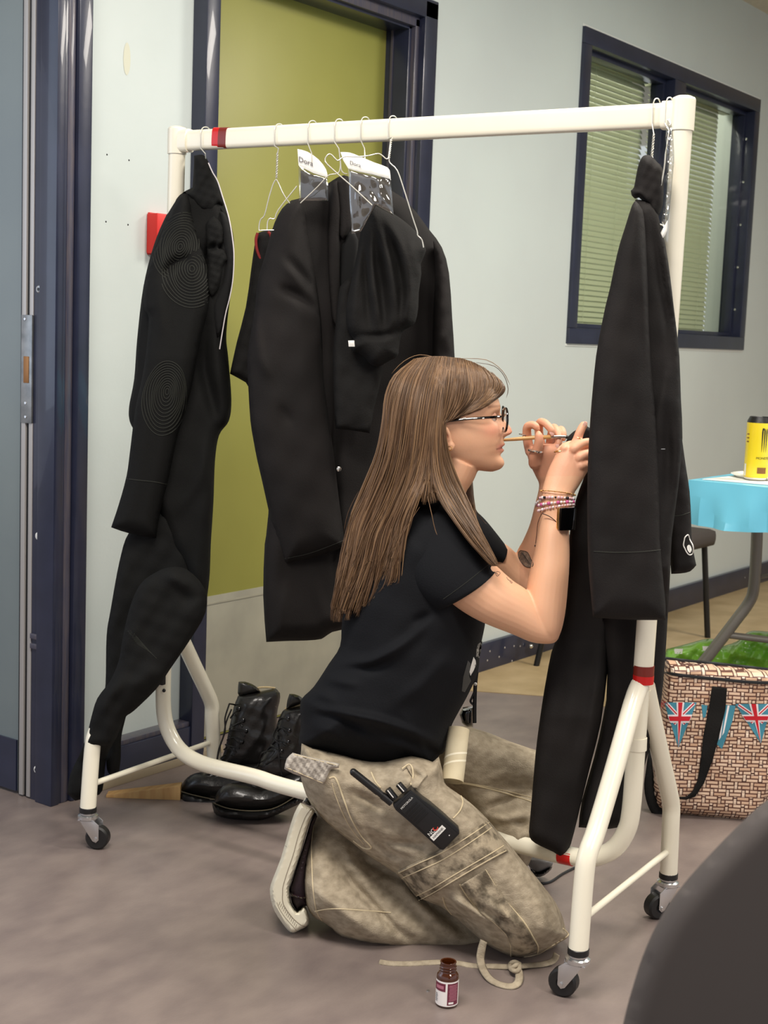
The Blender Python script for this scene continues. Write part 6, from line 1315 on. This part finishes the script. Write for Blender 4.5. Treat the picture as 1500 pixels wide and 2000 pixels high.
obj('case', MB().obox(cW-n_*.003, t_, Zv, n_, .0165, .0195, .0045), gold, wt_, bevel=.0035)
obj('screen', MB().obox(cW+n_*.0035, t_, Zv, n_, .0168, .0200, .0035), black_gl, wt_, bevel=.003)
m = MB(); m.tube(wristloop(1012, 3, 32, 31, .0285), .009, 8, closed=True, flat=.12, up=hr); st_ = MB()
R = []; n = 32
for dz in (-.009, .009):
    R.append([p+Zv*dz for p in wristloop(1013, 2, n, 30.5, .0292)])
mm_ = MB(); V = R[0]+R[1]; mm_.add(V, [(i, (i+1) % n, n+(i+1) % n, n+i) for i in range(n) if 3 <= i <= 5]); 
bnd = MB(); L = wristloop(1013, 2, 32, 30.5, .0292)
seg = [L[i % 32] for i in range(22, 36)]
bnd.add([p+Zv*d for p in seg for d in (-.009, .009)], [(2*i, 2*i+2, 2*i+3, 2*i+1) for i in range(len(seg)-1)]); bo2 = obj('strap', bnd, black_pl, wt_); sd_ = bo2.modifiers.new('t', 'SOLIDIFY'); sd_.thickness = .0018
# ---- brush
bq = thing('paintbrush', 'fine paintbrush with a tan wooden handle held up to the coat', 'brush', W(1040, 858, 2.594))
bp2 = lambda x, y, d=2.588: W(x, y, d)
obj('handle', MB().tube([bp2(970, 861, 2.597), bp2(984, 859.5, 2.596), bp2(1010, 857.5, 2.594), bp2(1045, 854.5), bp2(1065, 854), bp2(1076, 853.5)], lambda t: .0017+.0022*math.sin(min(1, t*1.1)*math.pi*.6), 12, smooth=3), mat('varnished_tan', (214, 168, 104), .3, coat=.5), bq)
obj('ferrule', MB().tube([bp2(1075, 853.5), bp2(1092, 853), bp2(1105, 853.5)], lambda t: .0030-.0003*t, 14), silver, bq)
obj('bristles', MB().tube([bp2(1105, 853.5), bp2(1112, 854), bp2(1119, 853.5)], lambda t: .0032*(1-.75*t*t), 12, smooth=3), mat('dark_bristle', (40, 36, 32), .6), bq)
obj('paint_tip', MB().ball(bp2(1115, 851, 2.583), .0014), white_pl, bq)
# ---- radio
RD = 2.322; RC = lambda p: T(p, 6.25, 680, 1480)
a0, a1 = W(783, 1552, RD), W(881, 1641, RD); e1 = unit(a1-a0); e2 = unit(W(800, 1536, RD)-W(767, 1566, RD)); e2 = unit(e2-e1*(e2@e1)); e3 = unit(np.cross(e1, e2)); e3 = e3 if e3@Av < 0 else -e3
Lr = np.linalg.norm(a1-a0); rc = (a0+a1)/2; rad = thing('two_way_radio', 'black two-way radio with a stub aerial clipped at her hip', 'radio', rc)
def prism(mb, pts, z0, z1):
    n = len(pts); V = [rc+e1*x+e2*y+e3*z0 for x, y in pts]+[rc+e1*x+e2*y+e3*z1 for x, y in pts]
    return mb.add(V, [tuple(range(n)), tuple(range(2*n-1, n-1, -1))]+[(i, (i+1) % n, n+(i+1) % n, n+i) for i in range(n)])
h = Lr/2; w1 = .0205
obj('body', prism(MB(), [(-h, -w1), (-h+.004, w1), (-h+.03, w1+.001), (-h+.045, w1+.003), (h-.006, w1+.005), (h, w1), (h, -w1+.001), (h-.006, -w1-.002), (-h+.045, -w1-.002), (-h+.01, -w1-.003)], -.014, .012), black_pl, rad, bevel=.003)
obj('front_face', prism(MB(), [(-h+.006, -w1+.003), (-h+.006, w1-.004), (h-.004, w1-.001), (h-.004, -w1+.003)], .011, .0145), black_pl, rad, bevel=.0015)
gm = mat('grille_black', (10, 10, 10), .5)
for k in range(5):
    x = -h+.024+k*.0062; obj('grille_slot', prism(MB(), [(x, -w1+.005), (x, w1-.008), (x+.0032, w1-.008), (x+.0032, -w1+.005)], .0146, .0154), gm, rad, bevel=.0003)
mb_ = MB(); text_mb(mb_, 'MOTOROLA', rc+e1*(-h+.0155)-e2*(w1-.006)+e3*.015, e2, -e1, .0050, .0004); obj('lettering', mb_, white_pl, rad, smooth=False)
obj('sticker', prism(MB(), [(.012+h*.22, -w1+.003), (.012+h*.22, w1-.008), (.021+h*.22, w1-.008), (.021+h*.22, -w1+.003)], .0147, .0151), white_pl, rad)
mb_ = MB(); text_mb(mb_, 'HAMANK', rc+e1*(.0185+h*.22)-e2*(w1-.006)+e3*.0153, e2, -e1, .0058, .0004); obj('lettering', mb_, black_pl, rad, smooth=False)
mb_ = MB(); text_mb(mb_, 'NC', rc+e1*(.0108+h*.22)-e2*(w1-.004)+e3*.0150, e2, -e1, .0095, .0004); obj('logo_letters', mb_, white_pl, rad, smooth=False)
mb_ = MB(); mb_.tube([rc+e1*(.0075+h*.22+.0035*math.cos(q))+e2*(.001+.0042*math.sin(q))+e3*.0153 for q in np.linspace(-2.6, 1.2, 12)], .0010, 6); obj('logo_swirl', mb_, mat('logo_red', (206, 66, 54), .5), rad)
obj('accessory_dot', MB().ball(rc+e1*(h-.012)+e2*(w1-.013)+e3*.0148, .0010), white_pl, rad)
an = [W(765, 1568, RD), W(745, 1552, RD), W(739, 1547, RD), W(690, 1508, RD-.002)]
m = MB(); m.tube([an[0], an[0]+(an[1]-an[0])*.9], .0068, 14); m.tube([an[0]+(an[1]-an[0])*.88, an[2]], .0058, 14); m.tube([an[2], an[3]], lambda t: .0066-.0002*t, 14); m.ball(an[3], .0062); obj('aerial', m, black_pl, rad)
for (x, y, x2, y2, r) in ((772, 1560, 757, 1541, .0062), (791, 1546, 778, 1531, .0060)):
    p, q_ = W(x, y, RD-.002), W(x2, y2, RD-.002); o = obj('knob', MB().tube([p, q_], r, 14), black_pl, rad, bevel=.0012)
    t_ = unit(q_-p); obj('knob_mark', MB().obox(p+(q_-p)*.62-Av*(r+.0002), t_, unit(np.cross(t_, Av)), Av, .008, .0008, .0004), white_pl, o)
# ---- cardboard tube, pouch, lanyard
tp_, bt_ = W(896, 1424, 2.49), W(884, 1526, 2.44); cbv = MB()
ct = thing('cardboard_tube', 'pale cardboard roll core standing against her thigh', 'tube', bt_)
ax_ = unit(tp_-bt_); Lt = np.linalg.norm(tp_-bt_)
obj('wall', MB().lathe([(.0195, 0), (.0195, Lt), (.0182, Lt), (.0182, 0)], bt_, ax_, 32), card, ct, angle=50)
b1_ = unit(np.cross(ax_, Av)); b2_ = np.cross(ax_, b1_)
for z0 in (.022, .036):
    V = []
    for i in range(21):
        q = 2*math.pi*i/20; V.append([bt_+ax_*(z0+.034*i/20*1.0+dz)+(b1_*math.cos(q)+b2_*math.sin(q))*.0198 for dz in (0, .0035)])
    m = MB(); m.add([p for v in V for p in v], [(2*i, 2*i+2, 2*i+3, 2*i+1) for i in range(20) if 0 < (bt_+ax_*(z0+.034*i/20+.002))[2]]); obj('spiral_seam', m, card_w, ct)
pm_ = thing('black_pouch', 'small black pouch hanging at her waist behind the cardboard tube', 'pouch', W(914, 1420, 2.62))
obj('body', slab(MB(), [(903, 1384), (925, 1381), (924, 1420), (912, 1420), (902, 1412), (897, 1396)], 2.62, .02, 8, 4, smooth=0), black_gl, pm_)
obj('rim', MB().tube([W(904, 1383, 2.602), W(915, 1381, 2.600), W(925, 1380, 2.602)], .0014, 6, smooth=3), silver, pm_)
ly = MB(); ly.tube([W(931, 1312, 2.60), W(929, 1330, 2.60), W(928, 1345, 2.60), W(927, 1380, 2.60), W(927, 1412, 2.60)], .0036, 8, flat=.4, up=Av, smooth=4); ly.tube([W(928, 1348, 2.60), W(922, 1362, 2.60), W(919, 1370, 2.60), (W(924, 1376, 2.60))], .0022, 6, smooth=4)
l_ = thing('lanyard', 'black lanyard strap with a white popper hanging below her stomach', 'lanyard', W(928, 1412, 2.60)); obj('strap', ly, black_pl, l_); obj('popper', MB().ball(W(928.5, 1336, 2.592), .0032), white_pl, l_)
